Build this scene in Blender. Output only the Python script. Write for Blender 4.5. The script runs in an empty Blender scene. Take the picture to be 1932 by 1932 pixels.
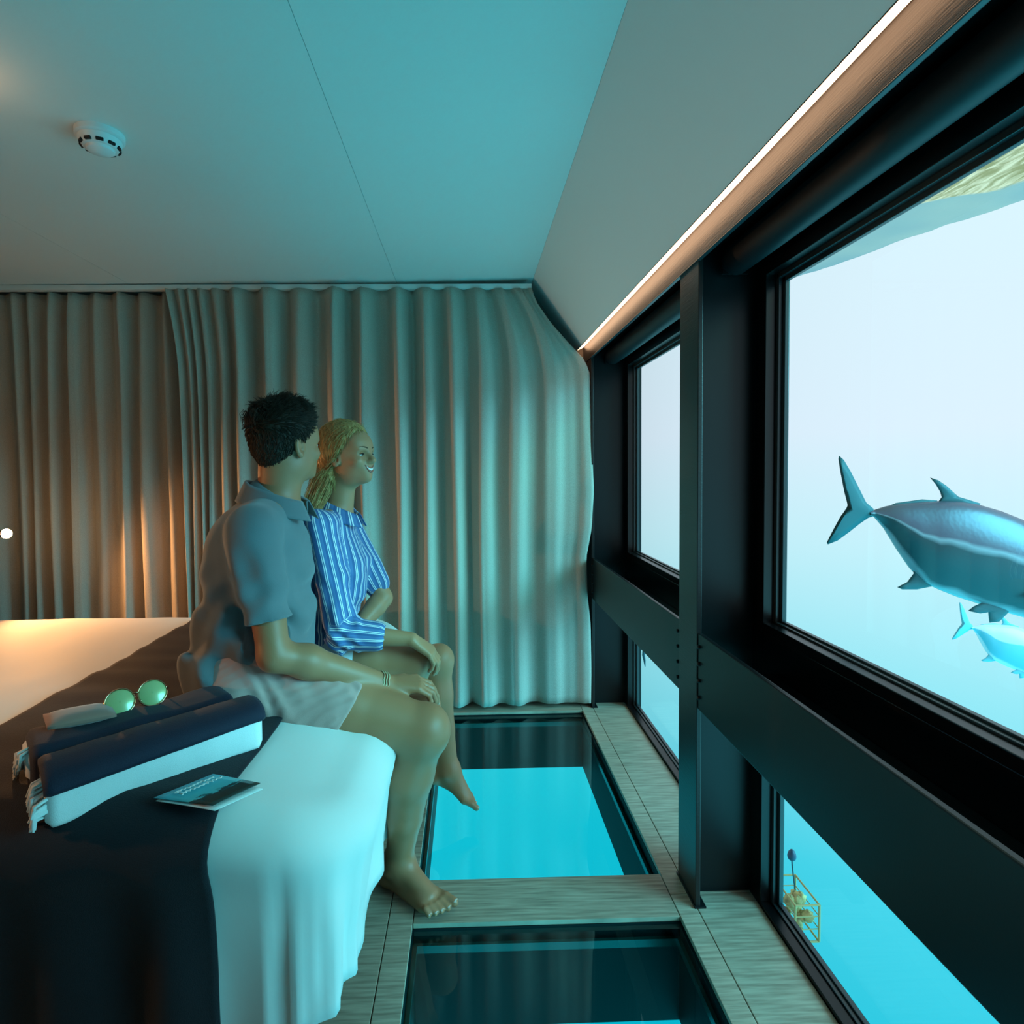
import bpy, bmesh, math, random
import numpy as np
from mathutils import Vector, Matrix, Quaternion

random.seed(7)
np.random.seed(7)
SC = bpy.context.scene
COL = SC.collection
PI = math.pi

# ------------------------------------------------------------------ camera
F_PX, EYE = 1100.0, 1.27
YAW, PITCH, ROLL, VPX, VPY = .024, .040, .010, 884.0, 885.0


def camera_axes():
    fwd = np.array([math.sin(YAW) * math.cos(PITCH), math.cos(YAW) * math.cos(PITCH), -math.sin(PITCH)])
    right = np.array([math.cos(YAW), -math.sin(YAW), 0.0])
    up = np.cross(right, fwd)
    c, s = math.cos(ROLL), math.sin(ROLL)
    return c * right - s * up, s * right + c * up, fwd


RIGHT, UP, FWD = camera_axes()
_d = np.array([RIGHT[1], UP[1], FWD[1]])
PCX, PCY = VPX - F_PX * _d[0] / _d[2], VPY + F_PX * _d[1] / _d[2]
cam_data = bpy.data.cameras.new('camera')
cam = bpy.data.objects.new('camera', cam_data)
COL.objects.link(cam)
cam_data.sensor_fit = 'HORIZONTAL'
cam_data.sensor_width = 36
cam_data.lens = 36 * F_PX / 1932
cam_data.shift_x = (966 - PCX) / 1932
cam_data.shift_y = -(966 - PCY) / 1932
cam_data.clip_start = .02
cam.matrix_world = Matrix(((RIGHT[0], UP[0], -FWD[0], 0), (RIGHT[1], UP[1], -FWD[1], 0),
                           (RIGHT[2], UP[2], -FWD[2], EYE), (0, 0, 0, 1)))
SC.camera = cam


def at(px, py, Y):
    """measured photograph pixel -> world point at distance Y along the room"""
    d = RIGHT * ((px - PCX) / F_PX) - UP * ((py - PCY) / F_PX) + FWD
    p = d * (Y / d[1])
    return Vector((p[0], p[1], p[2] + EYE))


# ------------------------------------------------------------------ world: open water around the room
def srgb(r, g, b):
    f = lambda c: (c / 255 / 12.92) if c / 255 <= .04045 else ((c / 255 + .055) / 1.055) ** 2.4
    return (f(r), f(g), f(b), 1)


world = bpy.data.worlds.new('water')
SC.world = world
world.use_nodes = True
wn, wl = world.node_tree.nodes, world.node_tree.links
wn.clear()
w_out = wn.new('ShaderNodeOutputWorld')
w_bg = wn.new('ShaderNodeBackground')
w_bg.inputs['Strength'].default_value = 1.1
w_tc = wn.new('ShaderNodeTexCoord')
w_sx = wn.new('ShaderNodeSeparateXYZ')
w_mr = wn.new('ShaderNodeMapRange')
w_mr.inputs['From Min'].default_value = -1
w_mr.inputs['From Max'].default_value = 1
w_cr = wn.new('ShaderNodeValToRGB')
els = w_cr.color_ramp.elements
stops = [(-1.0, (0, 178, 208)), (-.72, (22, 196, 222)), (-.52, (70, 213, 234)), (-.30, (150, 232, 244)),
         (-.12, (196, 240, 249)), (.05, (220, 239, 251)), (.4, (216, 242, 250)), (1.0, (222, 246, 252))]
els[0].position, els[0].color = 0, srgb(*stops[0][1])
els[1].position, els[1].color = 1, srgb(*stops[-1][1])
for z, c in stops[1:-1]:
    e = els.new((z + 1) / 2)
    e.color = srgb(*c)
wl.new(w_tc.outputs['Generated'], w_sx.inputs[0])
wl.new(w_sx.outputs['Z'], w_mr.inputs['Value'])
wl.new(w_mr.outputs[0], w_cr.inputs[0])
wl.new(w_cr.outputs[0], w_bg.inputs['Color'])
wl.new(w_bg.outputs[0], w_out.inputs['Surface'])

# daylight diffused by the water, arriving through the big windows
sun_d = bpy.data.lights.new('daylight', 'SUN')
sun_d.energy = 6.6
sun_d.angle = math.radians(36)
sun_d.color = (.13, .77, .98)
sun = bpy.data.objects.new('daylight', sun_d)
COL.objects.link(sun)
sun.rotation_euler = Vector((-1, .52, -.46)).to_track_quat('-Z', 'Y').to_euler()
sun.location = (6, -2, 6)

# added fill sun from below, standing in for daylight scattered up; brightens the room
up_d = bpy.data.lights.new('upward_fill_sun', 'SUN')
up_d.energy = 4.6
up_d.angle = math.radians(110)
up_d.color = (.07, .78, .96)
upw = bpy.data.objects.new('upward_fill_sun', up_d)
COL.objects.link(upw)
upw.rotation_euler = Vector((-.55, .2, .8)).to_track_quat('-Z', 'Y').to_euler()
upw.location = (3, 0, -6)

SC.view_settings.view_transform = 'Standard'
SC.view_settings.look = 'None'
SC.view_settings.exposure = 0
SC.view_settings.gamma = 1
SC.view_settings.use_curve_mapping = False
SC.cycles.use_denoising = True
SC.cycles.use_adaptive_sampling = True
SC.cycles.adaptive_threshold = .015
SC.cycles.max_bounces = 8
SC.cycles.diffuse_bounces = 5
SC.cycles.glossy_bounces = 4
SC.cycles.transmission_bounces = 6
SC.cycles.transparent_max_bounces = 12
SC.cycles.caustics_reflective = False
SC.cycles.caustics_refractive = False
SC.cycles.sample_clamp_indirect = 4


def portal(x, y, z, sx, sy, direction):
    ld = bpy.data.lights.new('window_portal', 'AREA')
    ld.shape = 'RECTANGLE'
    ld.size, ld.size_y = sx, sy
    ld.cycles.is_portal = True
    o = bpy.data.objects.new('window_portal', ld)
    COL.objects.link(o)
    o.location = (x, y, z)
    o.rotation_euler = Vector(direction).to_track_quat('-Z', 'Z' if abs(direction[0]) > .5 else 'Y').to_euler()


# ------------------------------------------------------------------ helpers
MATS = {}


def mat(name, color, rough=.6, metal=0, spec=.5, noise=None, bump=None, emit=None, coat=0, sheen=0, coords='Object',
        alpha=None):
    """procedural principled material. noise=(scale, colour2, stretch xyz, detail), bump=(scale, strength, stretch)"""
    m = bpy.data.materials.new(name)
    m.use_nodes = True
    n, l = m.node_tree.nodes, m.node_tree.links
    b = n['Principled BSDF']
    col = srgb(*color) if max(color) > 1.01 else (*color, 1)
    b.inputs['Base Color'].default_value = col
    b.inputs['Roughness'].default_value = rough
    b.inputs['Metallic'].default_value = metal
    b.inputs['Specular IOR Level'].default_value = spec
    b.inputs['Coat Weight'].default_value = coat
    b.inputs['Sheen Weight'].default_value = sheen
    if emit:
        b.inputs['Emission Color'].default_value = (*emit[0], 1)
        b.inputs['Emission Strength'].default_value = emit[1]
    tc = n.new('ShaderNodeTexCoord')

    def nz(scale, stretch, detail=4):
        mp = n.new('ShaderNodeMapping')
        mp.inputs['Scale'].default_value = stretch
        t = n.new('ShaderNodeTexNoise')
        t.inputs['Scale'].default_value = scale
        t.inputs['Detail'].default_value = detail
        l.new(tc.outputs[coords], mp.inputs[0])
        l.new(mp.outputs[0], t.inputs['Vector'])
        return t
    if noise:
        t = nz(noise[0], noise[2], noise[3] if len(noise) > 3 else 4)
        r = n.new('ShaderNodeValToRGB')
        r.color_ramp.elements[0].position = .35
        r.color_ramp.elements[1].position = .68
        r.color_ramp.elements[0].color = col
        c2 = noise[1]
        r.color_ramp.elements[1].color = srgb(*c2) if max(c2) > 1.01 else (*c2, 1)
        l.new(t.outputs['Fac'], r.inputs[0])
        l.new(r.outputs[0], b.inputs['Base Color'])
    if bump:
        t = nz(bump[0], bump[2])
        bp = n.new('ShaderNodeBump')
        bp.inputs['Strength'].default_value = bump[1]
        bp.inputs['Distance'].default_value = .01
        l.new(t.outputs['Fac'], bp.inputs['Height'])
        l.new(bp.outputs[0], b.inputs['Normal'])
    MATS[name] = m
    return m


def glass_mat(name, tint, rough=0.0, ior=1.45):
    """clear pane: tinted see-through with Fresnel reflection"""
    m = bpy.data.materials.new(name)
    m.use_nodes = True
    n, l = m.node_tree.nodes, m.node_tree.links
    n.clear()
    out = n.new('ShaderNodeOutputMaterial')
    tr = n.new('ShaderNodeBsdfTransparent')
    tr.inputs[0].default_value = (*tint, 1)
    gl = n.new('ShaderNodeBsdfGlossy')
    gl.inputs['Roughness'].default_value = rough
    fr = n.new('ShaderNodeFresnel')
    fr.inputs['IOR'].default_value = ior
    mx = n.new('ShaderNodeMixShader')
    ge = n.new('ShaderNodeNewGeometry')
    inv = n.new('ShaderNodeMath')
    inv.operation = 'SUBTRACT'
    inv.inputs[0].default_value = 1
    l.new(ge.outputs['Backfacing'], inv.inputs[1])
    mul = n.new('ShaderNodeMath')
    mul.operation = 'MULTIPLY'
    l.new(fr.outputs[0], mul.inputs[0])
    l.new(inv.outputs[0], mul.inputs[1])
    l.new(mul.outputs[0], mx.inputs[0])
    l.new(tr.outputs[0], mx.inputs[1])
    l.new(gl.outputs[0], mx.inputs[2])
    l.new(mx.outputs[0], out.inputs[0])
    MATS[name] = m
    return m


def tag(o, label=None, cat=None, group=None, kind=None):
    if label:
        o['label'] = label
    if cat:
        o['category'] = cat
    if group:
        o['group'] = group
    if kind:
        o['kind'] = kind
    return o


def empty(name, loc=(0, 0, 0), rot=(0, 0, 0)):
    o = bpy.data.objects.new(name, None)
    o.empty_display_size = .05
    o.location = loc
    o.rotation_euler = rot
    COL.objects.link(o)
    return o


def obj(name, verts, faces, material, parent=None, smooth=False, world_space=True):
    me = bpy.data.meshes.new(name)
    me.from_pydata([tuple(v) for v in verts], [], [tuple(f) for f in faces])
    me.materials.append(MATS[material] if isinstance(material, str) else material)
    if smooth:
        me.polygons.foreach_set('use_smooth', [True] * len(me.polygons))
    me.update()
    o = bpy.data.objects.new(name, me)
    COL.objects.link(o)
    if parent is not None:
        o.parent = parent
        if world_space:
            o.matrix_parent_inverse = Matrix.LocRotScale(parent_world(parent)[0], parent_world(parent)[1], None).inverted()
    return o


def parent_world(p):
    return p.location, p.rotation_euler


class MB:
    """collects shapes into one mesh"""

    def __init__(self):
        self.v, self.f = [], []

    def add(self, v, f):
        k = len(self.v)
        self.v += [tuple(x) for x in v]
        self.f += [tuple(i + k for i in q) for q in f]
        return self

    def box(self, lo, hi, bev=0.0, rot=None, pivot=None):
        x0, y0, z0 = lo
        x1, y1, z1 = hi
        if bev <= 0:
            v = [(x, y, z) for z in (z0, z1) for y in (y0, y1) for x in (x0, x1)]
            f = [(0, 2, 3, 1), (4, 5, 7, 6), (0, 1, 5, 4), (2, 6, 7, 3), (0, 4, 6, 2), (1, 3, 7, 5)]
        else:
            bm = bmesh.new()
            bmesh.ops.create_cube(bm, size=1)
            for w in bm.verts:
                w.co = Vector(((x0 + x1) / 2 + w.co.x * (x1 - x0), (y0 + y1) / 2 + w.co.y * (y1 - y0),
                               (z0 + z1) / 2 + w.co.z * (z1 - z0)))
            bmesh.ops.bevel(bm, geom=list(bm.edges), offset=bev, segments=2, profile=.6, affect='EDGES')
            bm.verts.index_update()
            v = [tuple(w.co) for w in bm.verts]
            f = [tuple(w.index for w in q.verts) for q in bm.faces]
            bm.free()
        if rot is not None:
            pv = Vector(pivot if pivot else ((x0 + x1) / 2, (y0 + y1) / 2, (z0 + z1) / 2))
            v = [tuple(pv + rot @ (Vector(w) - pv)) for w in v]
        return self.add(v, f)

    def tube(self, pts, rad, n=8, caps=True, flat=1.0):
        pts = [Vector(p) for p in pts]
        rads = rad if isinstance(rad, (list, tuple)) else [rad] * len(pts)
        v, f = [], []
        t0 = (pts[1] - pts[0]).normalized()
        nrm = t0.orthogonal().normalized()
        for i, p in enumerate(pts):
            t = (pts[min(i + 1, len(pts) - 1)] - pts[max(i - 1, 0)]).normalized()
            nrm = (nrm - t * nrm.dot(t))
            if nrm.length < 1e-6:
                nrm = t.orthogonal()
            nrm.normalize()
            bi = t.cross(nrm)
            for k in range(n):
                a = 2 * PI * k / n
                v.append(p + (nrm * math.cos(a) + bi * math.sin(a) * flat) * rads[i])
        for i in range(len(pts) - 1):
            for k in range(n):
                a, b = i * n + k, i * n + (k + 1) % n
                f.append((a, b, b + n, a + n))
        if caps:
            f.append(tuple(range(n))[::-1])
            f.append(tuple(range((len(pts) - 1) * n, len(pts) * n)))
        return self.add(v, f)

    def lathe(self, prof, n=24, center=(0, 0, 0), axis=(0, 0, 1)):
        q = Vector((0, 0, 1)).rotation_difference(Vector(axis).normalized())
        c = Vector(center)
        v, f = [], []
        for r, z in prof:
            for k in range(n):
                a = 2 * PI * k / n
                v.append(c + q @ Vector((r * math.cos(a), r * math.sin(a), z)))
        for i in range(len(prof) - 1):
            for k in range(n):
                a, b = i * n + k, i * n + (k + 1) % n
                f.append((a, b, b + n, a + n))
        f.append(tuple(range(n))[::-1])
        f.append(tuple(range((len(prof) - 1) * n, len(prof) * n)))
        return self.add(v, f)

    def grid(self, fn, nu, nv, closed_u=False):
        k0 = len(self.v)
        for j in range(nv):
            for i in range(nu):
                self.v.append(tuple(fn(i / (nu if closed_u else nu - 1), j / (nv - 1))))
        for j in range(nv - 1):
            for i in range(nu if closed_u else nu - 1):
                a, b = k0 + j * nu + i, k0 + j * nu + (i + 1) % nu
                self.f.append((a, b, b + nu, a + nu))
        return self

    def build(self, name, material, parent=None, smooth=False):
        return obj(name, self.v, self.f, material, parent, smooth)


def box_obj(name, lo, hi, material, parent=None, bev=0.0):
    return MB().box(lo, hi, bev).build(name, material, parent)


def shade_auto(o, angle=40):
    me = o.data
    me.polygons.foreach_set('use_smooth', [True] * len(me.polygons))
    try:
        me.set_sharp_from_angle(angle=math.radians(angle))
    except Exception:
        pass
    return o


def thicken(o, t, offset=0.0):
    s = o.modifiers.new('thickness', 'SOLIDIFY')
    s.thickness = t
    s.offset = offset
    return o


def vnoise(x, y=0.0, z=0.0):
    from mathutils import noise
    return noise.noise(Vector((x, y, z)))
# ------------------------------------------------------------------ materials of the room
mat('ceiling_paint', (226, 226, 222), .45, spec=.35, bump=(60, .02, (1, 1, 1)))
mat('wall_paint', (120, 112, 104), .8)
mat('steel_dark', (7, 17, 20), .36, spec=.35, bump=(300, .02, (1, 1, 1)))
mat('steel_brushed', (26, 24, 24), .36, spec=.5, bump=(90, .08, (1, .2, 3)))
mat('frame_black', (6, 9, 11), .28, spec=.4)
mat('gasket', (36, 50, 54), .3, spec=.6)
mat('roller_fabric', (14, 20, 24), .5)
mat('oak_plank', (186, 172, 150), .42, noise=(7, (142, 128, 110), (1.2, 16, 1), 6), bump=(9, .06, (2, 30, 1)), spec=.4)
mat('oak_plank_long', (174, 158, 136), .42, noise=(7, (130, 116, 98), (1.1, 18, 1), 6), bump=(9, .06, (2, 30, 1)), spec=.4)
mat('well_metal', (5, 9, 10), .6, spec=.2)
mat('led_glow', (255, 240, 220), .5, emit=((1.0, .58, .33), 4.6))
mat('aluminium', (150, 150, 148), .35, metal=.8)
glass_mat('window_glass', (.985, .995, 1.0))
glass_mat('floor_glass', (.30, .89, .90), ior=1.6)
mat('glass_edge', (18, 56, 50), .25, spec=.5)

FACE, FRAME_X, GLASS_X = .64, .83, .88
WEB = [.276, 1.686, 3.096]           # the three steel columns along the window side
XL, YN, YF = -2.62, -1.5, 3.22       # left wall, wall behind the camera, far wall


def ceil_z(x):
    return 2.222 + (x + 2.5) / 2.14 * .012 if x < -.36 else 2.234 + (x + .36) / .707 * .018


# floor with its oak planks
floor = empty('floor')
tag(floor, kind='structure')
sub = MB()
sub.box((XL, YN, -.06), (-.245, YF, -.014))
sub.box((-.245, YN, -.06), (-.17, YF, -.014)).box((.585, YN, -.06), (FRAME_X, YF, -.014))
for y0, y1 in ((YN, -1.06), (.175, .35), (1.585, 1.76), (2.995, YF)):
    sub.box((-.17, y0, -.06), (.585, y1, -.014))
sub.build('subfloor', 'well_metal', floor)


def plank(x0, y0, x1, y1, m='oak_plank'):
    g = .0012
    o = MB().box((x0 + g, y0 + g, -.014), (x1 - g, y1 - g, 0), .0015).build('plank', m, floor)
    return o


yb = [YN, -.9, .262, 1.672, YF]
for i in range(4):                       # strips along the window and along the bed
    plank(.645, yb[i], FRAME_X, yb[i + 1])
    plank(.585, yb[i], .645, yb[i + 1])
    plank(-.24, yb[i], -.17, yb[i + 1])
for y0, y1 in ((YN, -1.06), (.175, .35), (1.585, 1.76), (2.995, YF)):
    plank(-.17, y0, .585, y1, 'oak_plank_long')
x = -.24
while x > XL + .01:                      # boards beside and under the bed
    x2 = max(x - .19, XL)
    plank(x2, YN, x, YF)
    x = x2

# two glass floor panels over open shafts
for i, (y0, y1) in enumerate(((1.76, 2.995), (.35, 1.585))):
    w = empty('window_%d' % (5 + i), (.2, (y0 + y1) / 2, 0))
    tag(w, ['glass floor panel between bed and window by the curtain',
            'glass floor panel in front of the oak cross strip, nearest the camera'][i], 'floor window', kind='structure')
    pane = MB().box((-.166, y0 + .004, -.052), (.581, y1 - .004, -.018)).build('glass_pane', 'floor_glass', w)
    m = MB()
    for (a0, b0, a1, b1) in ((-.19, y0 - .02, -.167, y1 + .02), (.582, y0 - .02, .605, y1 + .02)):
        m.box((a0, b0, -.30), (a1, b1, -.06))
    m.box((-.167, y0 - .02, -.30), (.582, y0 + .003, -.06)).box((-.167, y1 - .003, -.30), (.582, y1 + .02, -.06))
    m.build('shaft', 'well_metal', w)
    m = MB()
    m.box((-.167, y0 + .003, -.075), (-.157, y1 - .003, -.053)).box((.572, y0 + .003, -.075), (.582, y1 - .003, -.053))
    m.box((-.157, y0 + .003, -.075), (.572, y0 + .013, -.053)).box((-.157, y1 - .013, -.075), (.572, y1 - .003, -.053))
    m.build('ledge', 'glass_edge', w)
    portal(.207, (y0 + y1) / 2, -.30, .74, y1 - y0, (0, 0, 1))

# ceiling panels, each with its own edge, and the sloping one beside the light strip
ceiling = empty('ceiling')
tag(ceiling, kind='structure')
xs = [XL, -1.712, -.36, .346]
for i in range(3):
    a, b = xs[i] + .0007, xs[i + 1] - .0007
    v = []
    for y in (YN, YF):
        for q, dz in ((a, 0), (b, 0), (b, .03), (a, .03)):
            v.append((q, y, ceil_z(q + (1e-3 if i == 2 and q == a else 0)) + dz))
    obj('ceiling_panel', v, [(0, 1, 5, 4), (3, 7, 6, 2), (1, 2, 6, 5), (0, 4, 7, 3), (0, 3, 2, 1), (4, 5, 6, 7)],
        'ceiling_paint', ceiling)
v = []
for y in (YN, YF):
    for q in ((.346, 2.252), (.593, 1.904), (.61, 1.92), (.363, 2.268)):
        v.append((q[0], y, q[1]))
obj('sloped_panel', v, [(0, 1, 5, 4), (3, 7, 6, 2), (1, 2, 6, 5), (0, 4, 7, 3), (0, 3, 2, 1), (4, 5, 6, 7)],
    'ceiling_paint', ceiling)
box_obj('roof_deck', (XL - .1, YN - .1, 2.29), (1.0, YF + .1, 2.36), 'wall_paint', ceiling)
box_obj('roof_edge', (.66, YN, 1.96), (1.0, YF, 2.29), 'wall_paint', ceiling)

tag(box_obj('wall_left', (XL - .1, YN, 0), (XL, YF, 2.29), 'wall_paint'), kind='structure')
tag(box_obj('wall_far', (XL - .1, YF, -.06), (.91, YF + .1, 2.29), 'wall_paint'), kind='structure')
tag(box_obj('wall_near', (XL - .1, YN - .1, -.06), (1.0, YN, 2.29), 'wall_paint'), kind='structure')
tag(box_obj('wall_right', (.70, YN, 0), (1.0, .20, 1.96), 'wall_paint'), kind='structure')

# steel columns: H sections, wide flange to the room, web running out to the window
col_txt = ['black steel column beside the window, nearest the camera', 'tall black steel column between the two window bays',
           'black steel column half hidden by the curtain edge']
for i, yw in enumerate(WEB):
    c = empty('steel_column', (FACE, yw, 0))
    tag(c, col_txt[i], 'column')
    MB().box((FACE, yw - .07, 0), (FACE + .014, yw + .07, 1.925), .002).build('flange', 'steel_brushed', c)
    MB().box((FACE + .014, yw - .006, 0), (.90, yw + .006, 1.90)).build('web', 'steel_dark', c)
    MB().box((.895, yw - .045, -.02), (.91, yw + .045, 1.95)).build('outer_flange', 'steel_dark', c)
    MB().box((FACE - .004, yw - .075, 0), (FACE + .03, yw + .075, .006), .001).build('base_plate', 'steel_dark', c)

# transom beams between the columns
for i in range(2):
    y0, y1 = WEB[i] + .0705, WEB[i + 1] - .0705
    b = empty('steel_beam', (FACE, (y0 + y1) / 2, .69))
    tag(b, ['black steel cross beam under the big window, nearest the camera',
            'black steel cross beam meeting the curtain edge'][i], 'beam')
    ff_ = MB().box((FACE + .003, y0, .583), (FACE + .017, y1, .80), .003).build('face_flange', 'steel_dark', b)
    MB().box((FACE + .017, y0 + .05, .684), (FRAME_X - .002, y1 - .05, .698)).build('web', 'steel_dark', b)
    for ye in (y0 + .012, y1 - .012):
        for k in range(4):
            MB().lathe([(.0, 0), (.006, 0), (.006, .005), (.004, .007), (.0, .007)], 8, (FACE + .003, ye, .62 + k * .048),
                       (-1, 0, 0)).build('bolt', 'steel_dark', ff_)

# header beam lit by the strip
hb = empty('steel_beam', (FACE, .9, 1.88))
tag(hb, 'dark steel header beam glowing copper below the light strip', 'beam')
MB().box((FACE - .003, YN, 1.842), (FACE + .012, YF, 1.935), .002).build('face_flange', 'steel_brushed', hb)
MB().box((FACE - .0045, YN, 1.838), (FACE + .006, YF, 1.8415), .001).build('drip_lip', 'gasket', hb)
MB().box((FACE + .012, YN, 1.90), (.90, YF, 1.95)).build('underside', 'steel_dark', hb)
for i in range(2):
    y0, y1 = WEB[i] + .03, WEB[i + 1] - .03
    r = empty('roller_blind', (.765, (y0 + y1) / 2, 1.86))
    tag(r, ['rolled black blind above the big window', 'rolled black blind above the window by the curtain'][i], 'blind')
    shade_auto(MB().tube([(.762, y0, 1.853), (.762, y1, 1.853)], .042, 28).build('blind_roll', 'roller_fabric', r))
    for ye in (y0 - .008, y1):
        MB().box((.725, ye, 1.815), (.80, ye + .008, 1.90)).build('end_bracket', 'frame_black', r)

# windows: upper and lower sash in each bay
n = 1
for i in range(2):
    for (z0, z1, txt) in ((.80, 1.90, 'upper'), (.0, .80, 'lower')):
        y0, y1 = WEB[i] + .007, WEB[i + 1] - .007
        w = empty('window_%d' % n, (FRAME_X, (y0 + y1) / 2, z0))
        n += 1
        tag(w, ('large ' if i == 0 else '') + txt + (' window looking out on the fish' if i == 0 and txt == 'upper' else
            ' window near the camera with the reef cage outside' if i == 0 else ' window by the curtain'), 'window', kind='structure')
        ft, fb, fs = (.10 if z0 > .5 else .16), (.034 if z0 > .5 else .018), .06
        m = MB()
        m.box((FRAME_X, y0, z0), (FRAME_X + .03, y0 + fs, z1), .002).box((FRAME_X, y1 - fs, z0), (FRAME_X + .03, y1, z1), .002)
        m.box((FRAME_X, y0 + fs, z0), (FRAME_X + .03, y1 - fs, z0 + fb - .008), .002)
        m.box((FRAME_X, y0 + fs, z1 - ft), (FRAME_X + .03, y1 - fs, z1), .002)
        m.build('outer_frame', 'frame_black', w)
        m = MB()
        for e, x0 in ((.012, FRAME_X + .03), (.024, FRAME_X + .042)):
            m.box((x0, y0, z0), (x0 + .012, y0 + fs + e, z1), .0015).box((x0, y1 - fs - e, z0), (x0 + .012, y1, z1), .0015)
            m.box((x0, y0 + fs, z0 - .02), (x0 + .012, y1 - fs, z0 + fb - .008 + e * .4), .0015)
            m.box((x0, y0 + fs, z1 - ft - e), (x0 + .012, y1 - fs, z1), .0015)
        m.build('inner_bead', 'gasket', w)
        MB().box((GLASS_X + .004, y0 + .01, z0 - .02), (GLASS_X + .006, y1 - .01, z1)).build('glass_pane', 'window_glass', w)
        portal(GLASS_X + .03, (y0 + y1) / 2, (z0 + z1) / 2, y1 - y0, z1 - z0, (-1, 0, 0))

# outer sill and hull under the windows, closes the gap between floor edge and water
tag(box_obj('trim_1', (FRAME_X - .001, YN, -.30), (.91, YF, -.016), 'well_metal'), kind='structure')

# warm light strip in the angle between sloping ceiling and header beam
led = empty('led_strip', (.615, .9, 1.915))
tag(led, 'long warm white light strip along the sloping ceiling edge', 'light strip')
v = []
for y in (YN + .02, YF - .02):
    for q in ((.596, 1.9085), (.634, 1.9270), (.630, 1.934), (.592, 1.916)):
        v.append((q[0], y, q[1]))
obj('diffuser', v, [(0, 1, 5, 4), (3, 7, 6, 2), (1, 2, 6, 5), (0, 4, 7, 3), (0, 3, 2, 1), (4, 5, 6, 7)], 'led_glow', led)
v = []
for y in (YN + .02, YF - .02):
    for q in ((.5925, 1.9035), (.596, 1.9055), (.5955, 1.918), (.5915, 1.914)):
        v.append((q[0], y, q[1]))
obj('channel_edge', v, [(0, 1, 5, 4), (3, 7, 6, 2), (1, 2, 6, 5), (0, 4, 7, 3), (0, 3, 2, 1), (4, 5, 6, 7)], 'steel_dark', led)

# curtain rail under the ceiling
rail = MB()
for i in range(30):
    pass
rail.box((XL + .01, 3.035, 2.196), (.335, 3.075, 2.2215), .003)
tag(shade_auto(rail.build('curtain_rail', 'ceiling_paint')), 'thin white curtain rail along the ceiling above the curtains', 'curtain rail')
# ------------------------------------------------------------------ curtains
mat('linen', (182, 172, 158), .85, sheen=.15, noise=(260, (160, 151, 138), (1, 1, 3), 2), bump=(900, .25, (1, 1, .4)))
mat('navy_cloth', (12, 19, 44), .8, sheen=.06, bump=(500, .2, (1, 1, 1)))
mat('navy_runner', (9, 12, 24), .85, sheen=.04, bump=(420, .25, (1, 1, 1)))
mat('white_linen', (226, 224, 220), .7, sheen=.2, bump=(14, .10, (1, 1, 1)))
mat('white_towel', (228, 230, 230), .9, sheen=.4, bump=(700, .22, (1, 1, 1)))
mat('bed_base', (20, 22, 28), .8)


def curtain(name, folds, y0, label, z_top=2.196, z_bot=.025, amp0=.038, edge=None, seed=1):
    """folds: list of (top x, low x, amplitude factor) boundaries between the pleats"""
    rnd = random.Random(seed)
    n, per, nz = len(folds) - 1, 14, 56
    jit = [(rnd.uniform(-.2, .2), rnd.uniform(.75, 1.2), rnd.uniform(0, 6), rnd.uniform(.6, 1.3)) for _ in range(n + 2)]
    verts, faces = [], []
    cols = n * per + 1
    for j in range(nz):
        z = z_top + (z_bot - z_top) * j / (nz - 1)
        dz = z_top - z
        for i in range(cols):
            k, ph = min(i // per, n - 1), (i - min(i // per, n - 1) * per) / per
            g = min(1, dz / .50)
            g = g * (2 - g)
            sway = .010 * math.sin(z * 1.7 + jit[k][2]) * min(1, dz)
            sway2 = .010 * math.sin(z * 1.7 + jit[k + 1][2]) * min(1, dz)
            xa = folds[k][0] + (folds[k][1] - folds[k][0]) * g + sway
            xb = folds[k + 1][0] + (folds[k + 1][1] - folds[k + 1][0]) * g + (sway2 if k < n - 1 else 0)
            if k == n - 1 and edge:
                xb = edge(z)
            w = xb - xa
            am = (folds[k][2] * (1 - ph) + folds[k + 1][2] * ph) * amp0 * (1 + .25 * math.sin(z * 1.1 + jit[k][2] * 2) * min(1, dz))
            am *= .75 + .25 * min(1, dz / .1)
            p2 = ph + .06 * math.sin(2 * PI * ph) * jit[k][0] * 3
            x = xa + w * ph
            y = y0 - am * math.cos(2 * PI * p2) * jit[k][1] + .012 * vnoise(x * 4, z * 1.3, seed)
            y -= .003 * math.cos(6 * PI * p2 + jit[k][2])
            verts.append((x, y, z + .0))
    for j in range(nz - 1):
        for i in range(cols - 1):
            a = j * cols + i
            faces.append((a, a + cols, a + cols + 1, a + 1))
    o = obj(name, verts, faces, 'linen', None, True)
    tag(o, label, 'curtain', 'room curtains')
    thicken(o, .003)
    return o


def px_x(px, Y=3.03):
    return at(px, 800, Y).x


lf = [(XL + .03, XL + .03, 1)]
for p in (-20, 27, 58, 100, 140, 182, 228, 272, 318, 350):
    lf.append((px_x(p, 3.07), px_x(p + random.uniform(-6, 10), 3.07), random.uniform(.8, 1.15)))
curtain('curtain', lf, 3.105, 'grey linen curtain behind the bed, left of the overlap', seed=3)
rf = []
for p, q, a in ((322, 345, .5), (345, 362, .35), (364, 378, .4), (384, 396, .45), (412, 425, .7), (450, 458, 1), (512, 512, 1.05), (572, 570, 1),
                (636, 634, 1.1), (692, 692, .95), (752, 752, 1.1), (806, 808, .95), (854, 858, .9), (902, 912, .75),
                (944, 975, .55), (978, 1042, .3), (1003, 1112, .12)):
    rf.append((px_x(p), px_x(q), a))


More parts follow.
